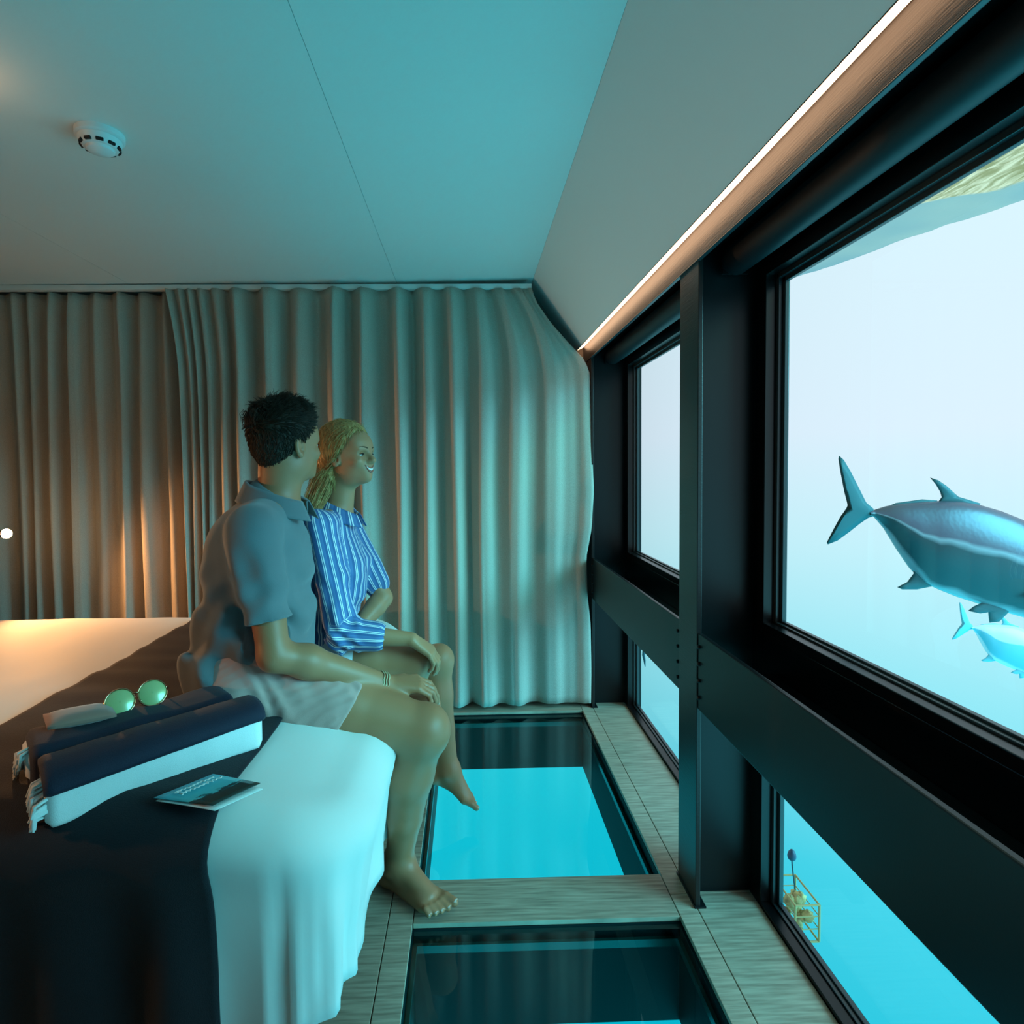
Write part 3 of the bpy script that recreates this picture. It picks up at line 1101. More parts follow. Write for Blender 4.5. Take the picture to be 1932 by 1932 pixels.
def make_fish(name, label, mapf, Y, skin, fin):
    """mapf: design point -> point in the fish's own plane at distance Y"""
    root_p = mapf(1850, 1045)
    fr = empty(name, root_p)
    tag(fr, label, 'fish', 'fish outside the window')
    W = lambda x, y, off=0: mapf(x, y) + Vector((0, off, 0))
    unit = (mapf(1900, 1000) - mapf(1899, 1000)).length
    st = [(1640, 966, 972), (1650, 962, 976), (1672, 955, 1000), (1696, 950, 1038), (1720, 948, 1074), (1745, 946, 1100), (1770, 945, 1112), (1805, 945, 1126),
          (1840, 950, 1137), (1885, 963, 1152), (1932, 982, 1165), (1975, 1001, 1174), (2015, 1021, 1178), (2055, 1045, 1178), (2090, 1070, 1170),
          (2118, 1095, 1156), (2134, 1112, 1144), (2142, 1122, 1134)]
    nr = 28
    vv, ff, uvv = [], [], []
    for i, (x, t, bt) in enumerate(st):
        c, h = (t + bt) / 2, (bt - t) / 2
        th = h * .46 if x > 1720 else h * (.9 - .44 * (x - 1640) / 80)
        th = max(th, 6) if x < 1700 else th
        for k in range(nr):
            a = 2 * PI * k / nr
            sy = math.cos(a)
            so = math.copysign(abs(math.sin(a)) ** .9, math.sin(a)) * (1 - .18 * sy * sy)
            vv.append(W(x, c - h * sy, th * so * unit))
            uvv.append((i / len(st), .5 + .5 * sy))
    for i in range(len(st) - 1):
        for k in range(nr):
            a, b_ = i * nr + k, i * nr + (k + 1) % nr
            ff.append((a, b_, b_ + nr, a + nr))
    ff.append(tuple(range(nr)))
    ff.append(tuple(range((len(st) - 1) * nr, len(st) * nr))[::-1])
    body = obj('body', vv, ff, skin, fr, True)
    ul = body.data.uv_layers.new(name='UVMap')
    for lp in body.data.loops:
        ul.data[lp.index].uv = uvv[lp.vertex_index]

    def blade(pname, pts, thick, bend=0.0, off=0.0, par=None):
        """fin outline (design points), thick at the centre, thin at its rim"""
        cx_ = sum(p[0] for p in pts) / len(pts)
        cy_ = sum(p[1] for p in pts) / len(pts)
        k = len(pts)
        vs, fs = [], []
        for s in (1, -1):
            for sc_, tt in ((1, .12), (.72, .7), (.3, 1)):
                for p in pts:
                    x, y = cx_ + (p[0] - cx_) * sc_, cy_ + (p[1] - cy_) * sc_
                    vs.append(W(x, y, (s * thick * tt + off + bend * (y - cy_)) * unit))
        for s in (0, 1):
            for r in range(2):
                for i in range(k):
                    a, b_ = s * 3 * k + r * k + i, s * 3 * k + r * k + (i + 1) % k
                    fs.append((a, b_, b_ + k, a + k) if s == 0 else (a, a + k, b_ + k, b_))
            fs.append(tuple(s * 3 * k + 2 * k + i for i in range(k)))
        for i in range(k):
            a, b_ = i, (i + 1) % k
            fs.append((b_, a, 3 * k + a, 3 * k + b_))
        o = obj(pname, vs, fs, fin, par or fr, True)
        bm = bmesh.new()
        bm.from_mesh(o.data)
        bmesh.ops.recalc_face_normals(bm, faces=list(bm.faces))
        bm.to_mesh(o.data)
        bm.free()
        return o

    blade('tail_fin', [(1648, 960), (1634, 948), (1620, 920), (1605, 890), (1592, 868), (1583, 860), (1582, 866), (1588, 890), (1596, 920), (1602, 946),
                       (1603, 958), (1597, 972), (1585, 990), (1571, 1010), (1560, 1024), (1562, 1027), (1580, 1020), (1603, 1003), (1622, 988), (1638, 977), (1648, 974)], 4)
    blade('dorsal_fin', [(1768, 950), (1777, 938), (1774, 928), (1766, 914), (1755, 901), (1770, 906), (1786, 917), (1800, 930), (1814, 942), (1850, 950), (1840, 962), (1800, 956)], 3)
    blade('soft_dorsal', [(1650, 966), (1690, 949), (1740, 942), (1768, 944), (1768, 952), (1740, 952), (1690, 957)], 2.5)
    blade('anal_fin', [(1720, 1066), (1724, 1082), (1712, 1098), (1693, 1108), (1702, 1112), (1730, 1112), (1760, 1106), (1785, 1112), (1778, 1098), (1750, 1084)], 3)
    blade('pelvic_fin', [(1850, 1132), (1828, 1142), (1818, 1150), (1840, 1155), (1856, 1152), (1858, 1172), (1876, 1170), (1892, 1154), (1900, 1142), (1880, 1134)], 3, 0, -10)
    blade('pectoral_fin', [(2010, 1092), (1985, 1084), (1950, 1090), (1915, 1108), (1893, 1132), (1925, 1124), (1965, 1118), (1998, 1112)], 2.5, .2, -46)
    for s in (-1, 1):
        e = W(2090, 1106, s * 24.5 * unit)
        ey_ = MB().lathe([(0, -4 * unit), (11 * unit, 0), (10 * unit, 2 * unit), (0, 3 * unit)], 20, e, (0, s, 0)).build('eye', 'eye_ring', fr, True)
        MB().lathe([(0, 0), (6.5 * unit, 2.6 * unit), (5 * unit, 4.2 * unit), (0, 5 * unit)], 16, e, (0, s, 0)).build('pupil', 'fish_eye', ey_, True)
    # gill cover
    g = [(2028, 1048), (2016, 1068), (2012, 1095), (2018, 1125), (2034, 1150)]
    MB().tube([W(x, y, -(35.5 - abs(i - 2) * 3.4) * unit) for i, (x, y) in enumerate(g)], 1.3 * unit, 6).build('gill_edge', fin, fr, True)
    return fr


make_fish('trevally', 'large grey fish with forked tail swimming outside the window', lambda x, y: at(x, y, 2.0), 2.0, 'fish_skin_grey', 'fin_teal')


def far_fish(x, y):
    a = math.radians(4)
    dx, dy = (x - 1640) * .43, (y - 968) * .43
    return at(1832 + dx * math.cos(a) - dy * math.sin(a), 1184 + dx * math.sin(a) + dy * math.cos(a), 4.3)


make_fish('trevally', 'smaller haze-paled fish swimming below and beyond the large fish', far_fish, 4.3, 'fish_skin_hazed', 'fin_hazed')

# ------------------------------------------------------------------ rippled water surface above the windows


def surface_material():
    m = bpy.data.materials.new('water_surface')
    m.use_nodes = True
    n, l = m.node_tree.nodes, m.node_tree.links
    b = n['Principled BSDF']
    b.inputs['Roughness'].default_value = .3
    tc = n.new('ShaderNodeTexCoord')
    sx = n.new('ShaderNodeSeparateXYZ')
    l.new(tc.outputs['Object'], sx.inputs[0])
    mp = n.new('ShaderNodeMapping')
    mp.inputs['Rotation'].default_value = (0, 0, -.5)
    mp.inputs['Scale'].default_value = (9, 2.2, 1)
    nz = n.new('ShaderNodeTexNoise')
    nz.inputs['Scale'].default_value = 3.2
    nz.inputs['Detail'].default_value = 5
    nz.inputs['Distortion'].default_value = .8
    l.new(tc.outputs['Object'], mp.inputs[0])
    l.new(mp.outputs[0], nz.inputs['Vector'])
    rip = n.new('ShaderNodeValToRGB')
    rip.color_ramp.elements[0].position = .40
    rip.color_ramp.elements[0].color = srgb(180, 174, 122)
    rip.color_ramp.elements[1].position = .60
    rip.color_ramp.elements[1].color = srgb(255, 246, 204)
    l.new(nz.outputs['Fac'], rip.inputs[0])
    big = n.new('ShaderNodeTexNoise')
    big.inputs['Scale'].default_value = 1.6
    l.new(tc.outputs['Object'], big.inputs['Vector'])
    teal = n.new('ShaderNodeValToRGB')
    teal.color_ramp.elements[0].position = .35
    teal.color_ramp.elements[0].color = srgb(146, 188, 194)
    teal.color_ramp.elements[1].position = .65
    teal.color_ramp.elements[1].color = srgb(178, 208, 200)
    l.new(big.outputs['Fac'], teal.inputs[0])
    # yellow reflected light painted in as a band, clear of outer rim and far end
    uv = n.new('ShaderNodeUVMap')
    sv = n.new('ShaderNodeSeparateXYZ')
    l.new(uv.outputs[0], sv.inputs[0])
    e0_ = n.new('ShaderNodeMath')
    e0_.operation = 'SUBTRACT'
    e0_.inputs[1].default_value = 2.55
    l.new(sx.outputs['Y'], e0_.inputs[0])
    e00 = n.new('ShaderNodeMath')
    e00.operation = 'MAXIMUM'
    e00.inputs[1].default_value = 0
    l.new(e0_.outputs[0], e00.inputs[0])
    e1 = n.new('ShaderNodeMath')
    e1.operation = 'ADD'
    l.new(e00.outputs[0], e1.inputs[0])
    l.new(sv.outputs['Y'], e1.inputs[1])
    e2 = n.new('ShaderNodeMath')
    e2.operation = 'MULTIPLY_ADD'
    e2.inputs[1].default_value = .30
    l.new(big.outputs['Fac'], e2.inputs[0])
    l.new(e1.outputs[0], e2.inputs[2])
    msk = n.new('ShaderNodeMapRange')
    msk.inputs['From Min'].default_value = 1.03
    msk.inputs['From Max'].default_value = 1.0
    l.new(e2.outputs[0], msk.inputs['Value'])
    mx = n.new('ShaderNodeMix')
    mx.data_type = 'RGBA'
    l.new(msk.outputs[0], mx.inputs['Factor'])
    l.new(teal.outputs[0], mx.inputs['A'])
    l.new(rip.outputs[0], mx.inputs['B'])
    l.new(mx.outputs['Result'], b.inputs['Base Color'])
    tr = n.new('ShaderNodeBsdfTransparent')
    l.new(mx.outputs['Result'], tr.inputs['Color'])
    ms = n.new('ShaderNodeMixShader')
    ms.inputs[0].default_value = .85
    out = n['Material Output']
    l.new(b.outputs[0], ms.inputs[1])
    l.new(tr.outputs[0], ms.inputs[2])
    l.new(ms.outputs[0], out.inputs[0])
    MATS['water_surface'] = m


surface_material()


def at_z(px, py, z):
    d = RIGHT * ((px - PCX) / F_PX) - UP * ((py - PCY) / F_PX) + FWD
    t = (z - EYE) / d[2]
    return Vector((d[0] * t, d[1] * t, z))


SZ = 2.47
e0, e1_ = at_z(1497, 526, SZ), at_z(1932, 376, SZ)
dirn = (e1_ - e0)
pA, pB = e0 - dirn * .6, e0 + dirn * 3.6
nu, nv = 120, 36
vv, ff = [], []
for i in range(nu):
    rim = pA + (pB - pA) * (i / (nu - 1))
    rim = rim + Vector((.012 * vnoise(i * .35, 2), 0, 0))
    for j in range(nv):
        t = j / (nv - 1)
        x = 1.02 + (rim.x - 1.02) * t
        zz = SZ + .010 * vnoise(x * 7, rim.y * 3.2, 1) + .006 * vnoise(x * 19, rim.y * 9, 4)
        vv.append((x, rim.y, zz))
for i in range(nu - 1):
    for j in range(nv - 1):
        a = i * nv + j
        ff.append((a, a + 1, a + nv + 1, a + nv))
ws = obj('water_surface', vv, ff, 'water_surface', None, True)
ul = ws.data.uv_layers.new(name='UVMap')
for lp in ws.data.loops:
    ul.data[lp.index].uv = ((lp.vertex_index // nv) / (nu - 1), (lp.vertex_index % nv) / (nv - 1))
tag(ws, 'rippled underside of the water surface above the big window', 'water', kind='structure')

# ------------------------------------------------------------------ reef cage with float, hanging rope end
mat('cage_wire', (150, 140, 90), .7)
mat('coral', (116, 110, 74), .9, noise=(18, (190, 180, 120), (1, 1, 1)))
mat('float_dark', (12, 60, 84), .5)
mat('rope', (20, 70, 80), .8)
cg = at(1500, 1712, 4.0)
cage = empty('reef_cage', cg)
tag(cage, 'small yellowish wire cage of coral seen through the lower window', 'cage')
cw, cd, ch = .085, .15, .13
for sx_ in (-1, 1):
    for sy_ in (-1, 1):
        MB().tube([cg + Vector((sx_ * cw, sy_ * cd, -ch)), cg + Vector((sx_ * cw, sy_ * cd, ch))], .008, 6).build('post', 'cage_wire', cage)
for z_ in (-ch, -.04, .05, ch):
    loop = [cg + Vector((a * cw, b * cd, z_)) for a, b in ((-1, -1), (1, -1), (1, 1), (-1, 1), (-1, -1))]
    m = MB()
    for p, q in zip(loop, loop[1:]):
        m.tube([p, q], .007 if abs(z_) == ch else .004, 6)
    m.build('hoop', 'cage_wire', cage)
rnd = random.Random(4)
for k in range(14):
    c = cg + Vector((rnd.uniform(-.055, .055), rnd.uniform(-.11, .11), rnd.uniform(-.11, .08)))
    r = rnd.uniform(.028, .045)
    MB().grid(lambda u, v: c + Vector((math.sin(PI * (.02 + .96 * v)) * math.cos(2 * PI * u), math.sin(PI * (.02 + .96 * v)) * math.sin(2 * PI * u), math.cos(PI * (.02 + .96 * v))))
              * r * (1 + .35 * vnoise(u * 6 + k, v * 6, k)), 12, 8, True).build('coral_lump', 'coral', cage, True)
fp = at(1494, 1612, 4.0)
MB().grid(lambda u, v: fp + Vector((math.sin(PI * (.02 + .96 * v)) * math.cos(2 * PI * u) * .03, math.sin(PI * (.02 + .96 * v)) * math.sin(2 * PI * u) * .03,
          math.cos(PI * (.02 + .96 * v)) * .04 - .012 * math.sin(PI * v))), 14, 10, True).build('float', 'float_dark', cage, True)
MB().tube([fp - Vector((0, 0, .035)), fp + Vector((.006, 0, -.10)), fp + Vector((.012, 0, -.15)), cg + Vector((.0, 0, ch))], .005, 6).build('tether', 'rope', cage)
rp = at(1214, 1236, 4.2)
MB().tube([rp + Vector((0, 0, .5)), rp + Vector((.004, 0, .1)), rp, rp + Vector((.008, 0, -.04)), rp + Vector((.012, 0, -.085))], [.006, .006, .010, .008, .003], 6)
m = MB().tube([rp + Vector((0, 0, .5)), rp + Vector((.004, 0, .1)), rp, rp + Vector((.008, 0, -.04)), rp + Vector((.012, 0, -.085))], [.006, .006, .010, .008, .003], 6)
tag(m.build('rope_end', 'rope', None, True), 'short dark rope end hanging in the water behind the column', 'rope')
# ------------------------------------------------------------------ people: smooth distance-field bodies turned into one mesh each


class Field:
    def __init__(self, lo, hi, h):
        self.lo, self.h = np.array(lo, float), h
        self.n = np.ceil((np.array(hi, float) - self.lo) / h).astype(int) + 1
        self.F = np.full(self.n, 1.0, np.float32)

    def _region(self, lo, hi):
        a = np.clip(np.floor((lo - self.lo) / self.h).astype(int), 0, self.n)
        b = np.clip(np.ceil((hi - self.lo) / self.h).astype(int) + 1, 0, self.n)
        if np.any(b <= a):
            return None
        sl = tuple(slice(a[i], b[i]) for i in range(3))
        ax = [(self.lo[i] + self.h * np.arange(a[i], b[i])).astype(np.float32) for i in range(3)]
        return sl, ax[0][:, None, None], ax[1][None, :, None], ax[2][None, None, :]

    def _merge(self, sl, d, k, sub):
        F = self.F[sl]
        if sub:
            d = -d
            h = np.clip(.5 - .5 * (F - d) / k, 0, 1)
            self.F[sl] = F * (1 - h) + d * h + k * h * (1 - h)
        else:
            h = np.clip(.5 + .5 * (F - d) / k, 0, 1)
            self.F[sl] = F * (1 - h) + d * h - k * h * (1 - h)

    def cone(self, a, b, ra, rb, k=.015, sub=False, squash=None):
        """tapered capsule; squash=(direction, factor): wider along direction by factor"""
        a, b = np.array(a, float), np.array(b, float)
        f = squash[1] if squash else 1.0
        m = max(ra, rb) * max(1, f) + k + .02
        r = self._region(np.minimum(a, b) - m, np.maximum(a, b) + m)
        if r is None:
            return self
        sl, X, Y, Z = r
        px, py, pz = X - a[0], Y - a[1], Z - a[2]
        ab = b - a
        if squash:
            s = np.array(squash[0], float)
            s /= np.linalg.norm(s)
            t = (px * s[0] + py * s[1] + pz * s[2]) * (1 / f - 1)
            px, py, pz = px + t * s[0], py + t * s[1], pz + t * s[2]
            ab = ab + s * (ab @ s) * (1 / f - 1)
        L2 = max(ab @ ab, 1e-9)
        t = np.clip((px * ab[0] + py * ab[1] + pz * ab[2]) / L2, 0, 1)
        d = np.sqrt((px - t * ab[0]) ** 2 + (py - t * ab[1]) ** 2 + (pz - t * ab[2]) ** 2) - (ra + (rb - ra) * t)
        self._merge(sl, d, k, sub)
        return self

    def ell(self, c, radii, axes=None, k=.015, sub=False):
        c, rd = np.array(c, float), np.array(radii, float)
        m = rd.max() + k + .02
        r = self._region(c - m, c + m)
        if r is None:
            return self
        sl, X, Y, Z = r
        px, py, pz = X - c[0], Y - c[1], Z - c[2]
        A = np.eye(3) if axes is None else np.array([np.array(v, float) for v in axes])
        q = [(px * A[i][0] + py * A[i][1] + pz * A[i][2]) for i in range(3)]
        k0 = np.sqrt(sum((q[i] / rd[i]) ** 2 for i in range(3)))
        k1 = np.sqrt(sum((q[i] / rd[i] ** 2) ** 2 for i in range(3))) + 1e-6
        self._merge(sl, k0 * (k0 - 1) / k1, k, sub)
        return self

    def cut(self, p, n, k=.004):
        """remove everything on the side n points to"""
        p, n = np.array(p, float), np.array(n, float)
        n /= np.linalg.norm(n)
        hi = self.lo + self.h * (self.n - 1)
        sl, X, Y, Z = self._region(self.lo, hi)
        d = (X - p[0]) * n[0] + (Y - p[1]) * n[1] + (Z - p[2]) * n[2]
        F = self.F
        h = np.clip(.5 - .5 * (F - d) / k, 0, 1)
        self.F = (F * (1 - h) + d * h + k * h * (1 - h)).astype(np.float32)
        return self

    def wrinkle(self, fn):
        hi = self.lo + self.h * (self.n - 1)
        sl, X, Y, Z = self._region(self.lo, hi)
        near = np.abs(self.F) < .05
        P = np.broadcast_arrays(X, Y, Z)
        self.F[near] += fn(P[0][near], P[1][near], P[2][near]).astype(np.float32)
        return self

    def mesh(self):
        F, n, h = self.F, self.n, self.h
        S = F < 0
        cn = n - 1
        cnt = np.zeros(cn, np.int8)
        for dx in (0, 1):
            for dy in (0, 1):
                for dz in (0, 1):
                    cnt += S[dx:dx + cn[0], dy:dy + cn[1], dz:dz + cn[2]]
        act = (cnt > 0) & (cnt < 8)
        ci = np.argwhere(act)
        idx = np.full(cn, -1, np.int64)
        idx[act] = np.arange(len(ci))
        acc = np.zeros((len(ci), 3))
        num = np.zeros(len(ci))
        cor = [(x, y, z) for x in (0, 1) for y in (0, 1) for z in (0, 1)]
        for a in cor:
            for ax in range(3):
                if a[ax] == 0:
                    b = list(a)
                    b[ax] = 1
                    fa = F[ci[:, 0] + a[0], ci[:, 1] + a[1], ci[:, 2] + a[2]]
                    fb = F[ci[:, 0] + b[0], ci[:, 1] + b[1], ci[:, 2] + b[2]]
                    hit = (fa < 0) != (fb < 0)
                    t = np.where(hit, fa / np.where(hit, fa - fb, 1), 0)
                    p = np.array(a, float)[None, :].repeat(len(ci), 0)
                    p[:, ax] = t
                    acc[hit] += p[hit]
                    num[hit] += 1
        V = self.lo + (ci + acc / num[:, None]) * h
        Q = []
        for ax in range(3):
            u, v = (ax + 1) % 3, (ax + 2) % 3
            sa = [slice(1, -1)] * 3
            sa[ax] = slice(0, -1)
            sb = [slice(1, -1)] * 3
            sb[ax] = slice(1, None)
            A, B = S[tuple(sa)], S[tuple(sb)]
            for flip in (False, True):
                e = np.argwhere((~A & B) if flip else (A & ~B))
                if len(e) == 0:
                    continue
                g = e.copy()
                g[:, u] += 1
                g[:, v] += 1
                def cell(du, dv):
                    c = g.copy()
                    c[:, u] -= du
                    c[:, v] -= dv
                    return idx[c[:, 0], c[:, 1], c[:, 2]]
                q = np.stack([cell(1, 1), cell(0, 1), cell(0, 0), cell(1, 0)], 1)
                Q.append(q[:, ::-1] if flip else q)
        Q = np.concatenate(Q)
        return V, Q[(Q >= 0).all(1)]


def field_object(name, fld, material, parent, smooth_iter=2, colors=None):
    V, Q = fld.mesh()
    # light Laplacian relaxation takes the grid off the surface
    for _ in range(smooth_iter):
        acc = np.zeros_like(V)
        num = np.zeros(len(V))
        for a in range(4):
            i, j = Q[:, a], Q[:, (a + 1) % 4]
            np.add.at(acc, i, V[j])
            np.add.at(acc, j, V[i])
            np.add.at(num, i, 1)
            np.add.at(num, j, 1)
        V = V * .5 + .5 * acc / np.maximum(num, 1)[:, None]
    me = bpy.data.meshes.new(name)
    me.vertices.add(len(V))
    me.vertices.foreach_set('co', V.astype(np.float32).ravel())
    me.loops.add(Q.size)
    me.loops.foreach_set('vertex_index', Q.astype(np.int32).ravel())
    me.polygons.add(len(Q))
    me.polygons.foreach_set('loop_start', np.arange(0, Q.size, 4, dtype=np.int32))
    me.polygons.foreach_set('loop_total', np.full(len(Q), 4, np.int32))
    me.polygons.foreach_set('use_smooth', np.ones(len(Q), bool))
    me.update(calc_edges=True)
    me.validate()
    me.materials.append(MATS[material])
    if colors is not None:
        at_ = me.color_attributes.new('tint', 'FLOAT_COLOR', 'POINT')
        at_.data.foreach_set('color', colors(V).astype(np.float32).ravel())
    o = bpy.data.objects.new(name, me)
    COL.objects.link(o)
    if parent is not None:
        o.parent = parent
        o.matrix_parent_inverse = Matrix.Translation(parent.location).inverted()
    return o


def A3(v):
    return np.array(v, float)


def unit(v):
    v = A3(v)
    return v / np.linalg.norm(v)


def skin_material(name):
    m = bpy.data.materials.new(name)
    m.use_nodes = True
    n, l = m.node_tree.nodes, m.node_tree.links
    b = n['Principled BSDF']
    at_ = n.new('ShaderNodeVertexColor')
    at_.layer_name = 'tint'
    l.new(at_.outputs[0], b.inputs['Base Color'])
    b.inputs['Roughness'].default_value = .48
    b.inputs['Subsurface Weight'].default_value = .08
    b.inputs['Subsurface Radius'].default_value = (.012, .005, .003)
    b.inputs['Subsurface Scale'].default_value = .5
    tc = n.new('ShaderNodeTexCoord')
    nz = n.new('ShaderNodeTexNoise')
    nz.inputs['Scale'].default_value = 220
    l.new(tc.outputs['Object'], nz.inputs['Vector'])
    bp = n.new('ShaderNodeBump')
    bp.inputs['Strength'].default_value = .06
    bp.inputs['Distance'].default_value = .003
    l.new(nz.outputs['Fac'], bp.inputs['Height'])
    l.new(bp.outputs[0], b.inputs['Normal'])
    MATS[name] = m


skin_material('skin')
mat('eye_white', (225, 225, 222), .15)
mat('iris', (50, 62, 66), .1)
mat('teeth', (236, 234, 226), .25)
mat('shirt_grey', (98, 106, 110), .85, sheen=.3, bump=(900, .25, (1, 1, 1)))
mat('shorts_pink', (186, 146, 136), .85, sheen=.3, bump=(800, .25, (1, 1, 1)))
mat('shorts_white', (222, 222, 220), .85)
mat('hair_brown', (30, 19, 10), .6, spec=.3, noise=(120, (52, 34, 18), (1, 1, .3)))
mat('hair_blond', (148, 108, 56), .5, spec=.4, noise=(160, (196, 158, 98), (1, 1, .25)))
mat('cord', (196, 176, 140), .8)
mat('button', (30, 40, 60), .3)


def stripe_material():
    m = bpy.data.materials.new('shirt_striped')
    m.use_nodes = True
    n, l = m.node_tree.nodes, m.node_tree.links
    b = n['Principled BSDF']
    b.inputs['Roughness'].default_value = .8
    sx = n.new('ShaderNodeAttribute')
    sx.attribute_name = 'stripe'
    mu = n.new('ShaderNodeMath')
    mu.operation = 'MULTIPLY'
    mu.inputs[1].default_value = 1 / .026
    l.new(sx.outputs['Fac'], mu.inputs[0])
    fr = n.new('ShaderNodeMath')
    fr.operation = 'FRACT'
    l.new(mu.outputs[0], fr.inputs[0])
    cr = n.new('ShaderNodeValToRGB')
    cr.color_ramp.interpolation = 'CONSTANT'
    el = cr.color_ramp.elements
    blue, white = srgb(62, 98, 150), srgb(226, 230, 234)
    el[0].position, el[0].color = 0, blue
    el[1].position, el[1].color = .30, white
    for p_, c_ in ((.40, blue), (.50, white), (.62, srgb(82, 118, 168))):
        e = el.new(p_)
        e.color = c_
    l.new(fr.outputs[0], cr.inputs[0])
    l.new(cr.outputs[0], b.inputs['Base Color'])
    MATS['shirt_striped'] = m


stripe_material()


def head_frame(az, pitch, roll=0.0):
    f = A3([math.cos(az) * math.cos(pitch), math.sin(az) * math.cos(pitch), math.sin(pitch)])
    l = A3([-math.sin(az), math.cos(az), 0])
    u = np.cross(f, l)
    l2 = l * math.cos(roll) + u * math.sin(roll)
    return f, l2, np.cross(f, l2)


def add_head(S, c, fr, s, female=False):
    f, l, u = fr
    P = lambda a, b, e: c + (f * a + l * b + u * e) * s
    R = lambda *r: tuple(x * s for x in r)
    ax = (f, l, u)
    S.ell(P(-.012, 0, .032), R(.100, .076, .094), ax, .02)
    S.ell(P(.030, 0, -.030), R(.064, .060, .082), ax, .03)
    S.ell(P(.020, 0, -.062), R(.062, .056 if not female else .051, .046), ax, .02)
    S.ell(P(-.005, 0, -.078), R(.055, .046, .034), ax, .035)
    S.ell(P(.072, 0, -.094), R(.024, .026 if not female else .021, .019), ax, .022)
    S.ell(P(.066, 0, .030), R(.030, .056, .040), ax, .025)                    # forehead
    S.ell(P(.084, 0, .008), R(.012, .046, .010), ax, .014)                    # brow ridge
    for q in (-1, 1):
        S.ell(P(.096, q * .031, -.010), R(.015, .018, .012), ax, .012, True)  # eye sockets
        S.ell(P(.066, q * .040, -.034), R(.022, .020, .018), ax, .018)        # cheeks
    S.ell(P(.076, 0, -.062), R(.020, .030, .024), ax, .016)
    S.cone(P(.090, 0, .002), P(.112, 0, -.030), .0078 * s, .0105 * s, .010)   # nose
    S.ell(P(.108, 0, -.036), R(.012, .0115, .009), ax, .008)
    for q in (-1, 1):
        S.ell(P(.098, q * .012, -.038), R(.009, .0075, .0075), ax, .006)
    if female:
        return ears(S, P, R, fr, s * .9)
    wide = .024
    lift = .0
    for q in (-1, 1):
        S.cone(P(.0955, 0, -.0585), P(.083, q * wide, -.062 + lift), .0052 * s, .003 * s, .005)
        S.cone(P(.0935, 0, -.0735 if not female else -.077), P(.082, q * wide * .9, -.068 + lift), .0062 * s, .003 * s, .005)
    ears(S, P, R, fr, s)


def ears(S, P, R, fr, s):
    f, l, u = fr
    for q in (-1, 1):
        ef = unit(f * .95 + u * .10 - l * q * .16)
        el_ = unit(l * q - ef * np.dot(l * q, ef))
        eu = np.cross(ef, el_)
        e = P(-.006, q * .074, -.016)
        S.ell(e, R(.019, .0085, .032), (ef, el_, eu), .006)
        S.ell(e - u * .020 * s + el_ * .001, R(.009, .007, .011), (ef, el_, eu), .006)
        S.ell(e + el_ * .009 * s + ef * .002 * s + u * .004 * s, R(.011, .0065, .020), (ef, el_, eu), .003, True)
        S.ell(e + el_ * .004 * s + ef * .008 * s - u * .006 * s, R(.007, .008, .008), (ef, el_, eu), .003, True)


mat('lid_tan', (164, 110, 76), .5)
mat('lid_fair', (180, 128, 92), .5)


def eyes(par, c, fr, s, look, lid):
    f, l, u = fr
    for q in (-1, 1):
        e = Vector(c + (f * .0775 + l * q * .031 - u * .009) * s)
        r = .0118 * s
        eo = MB().grid(lambda a, v: e + Vector((math.sin(PI * (.02 + .96 * v)) * math.cos(2 * PI * a), math.sin(PI * (.02 + .96 * v)) * math.sin(2 * PI * a),
                  math.cos(PI * (.02 + .96 * v)))) * r, 18, 12, True).build('eye', 'eye_white', par, True)
        d = Vector(unit(look))
        MB().lathe([(0, r * .80), (.0062 * s, r * .84), (.0058 * s, r * .93), (0, r * 1.02)], 18, e, d).build('iris', 'iris', eo, True)
        for lo_, hi_ in ((.16, 1.5), (-1.5, -.34)):          # lids
            MB().grid(lambda a, v: e + Vector(f * math.cos((a - .5) * 2.9) * math.cos(lo_ + (hi_ - lo_) * v) + l * math.sin((a - .5) * 2.9) * math.cos(lo_ + (hi_ - lo_) * v)
                      + u * math.sin(lo_ + (hi_ - lo_) * v)) * r * 1.07, 14, 8).build('eyelid', lid, eo, True)
        # upper lid with lashes
        pts = []
        for k in range(7):
            t = (k / 6 - .5) * 2
            pts.append(e + Vector(f * (.0128 * math.sqrt(max(0, 1 - .55 * t * t))) + l * t * .0125 + u * (.0026 * (1 - t * t) + .0006)) * s)
        MB().tube(pts, [.0008, .0014, .0017, .0018, .0017, .0014, .0008], 6).build('eyelash', 'hair_brown', eo, True)


def tint_fn(base, c, fr, s, brow, lip):
    f, l, u = fr

    def fn(V):
        n_ = len(V)
        col = np.ones((n_, 4))
        b = A3(srgb(*base)[:3])
        col[:, :3] = b
        d = V - c
        a, e, w = d @ f / s, d @ l / s, d @ u / s
        # flushed cheeks, ears, nose; knees and knuckles are left plain
        head = (w > -.12) & (w < .13) & (np.abs(e) < .1) & (np.abs(a) < .14)
        m = head & (a > .07) & (np.abs(e) < .034) & (w < -.056) & (w > -.082) & (np.abs(e) < .029)
        wc = -.0665 + (12.0 * e * e if s < 1 else 0)
        hw = .0125 * np.sqrt(np.clip(1 - (e / .029) ** 2, 0, 1))
        lipm = head & (a > .07) & (np.abs(w - wc) < hw)
        if s > .92:
            col[lipm, :3] = A3(srgb(*lip)[:3])
        by = .016 + .004 * np.cos(np.abs(e) * 60)
        bm_ = head & (a > .06) & (np.abs(np.abs(e) - .032) < .018) & (np.abs(w - by) < .0042)
        if s > .92:
            col[bm_, :3] = A3(srgb(*brow)[:3])
        return col
    return fn


def limb(S, pts, rads, k=.012):
    for (a, b, ra, rb) in zip(pts, pts[1:], rads, rads[1:]):
        S.cone(a, b, ra, rb, k)


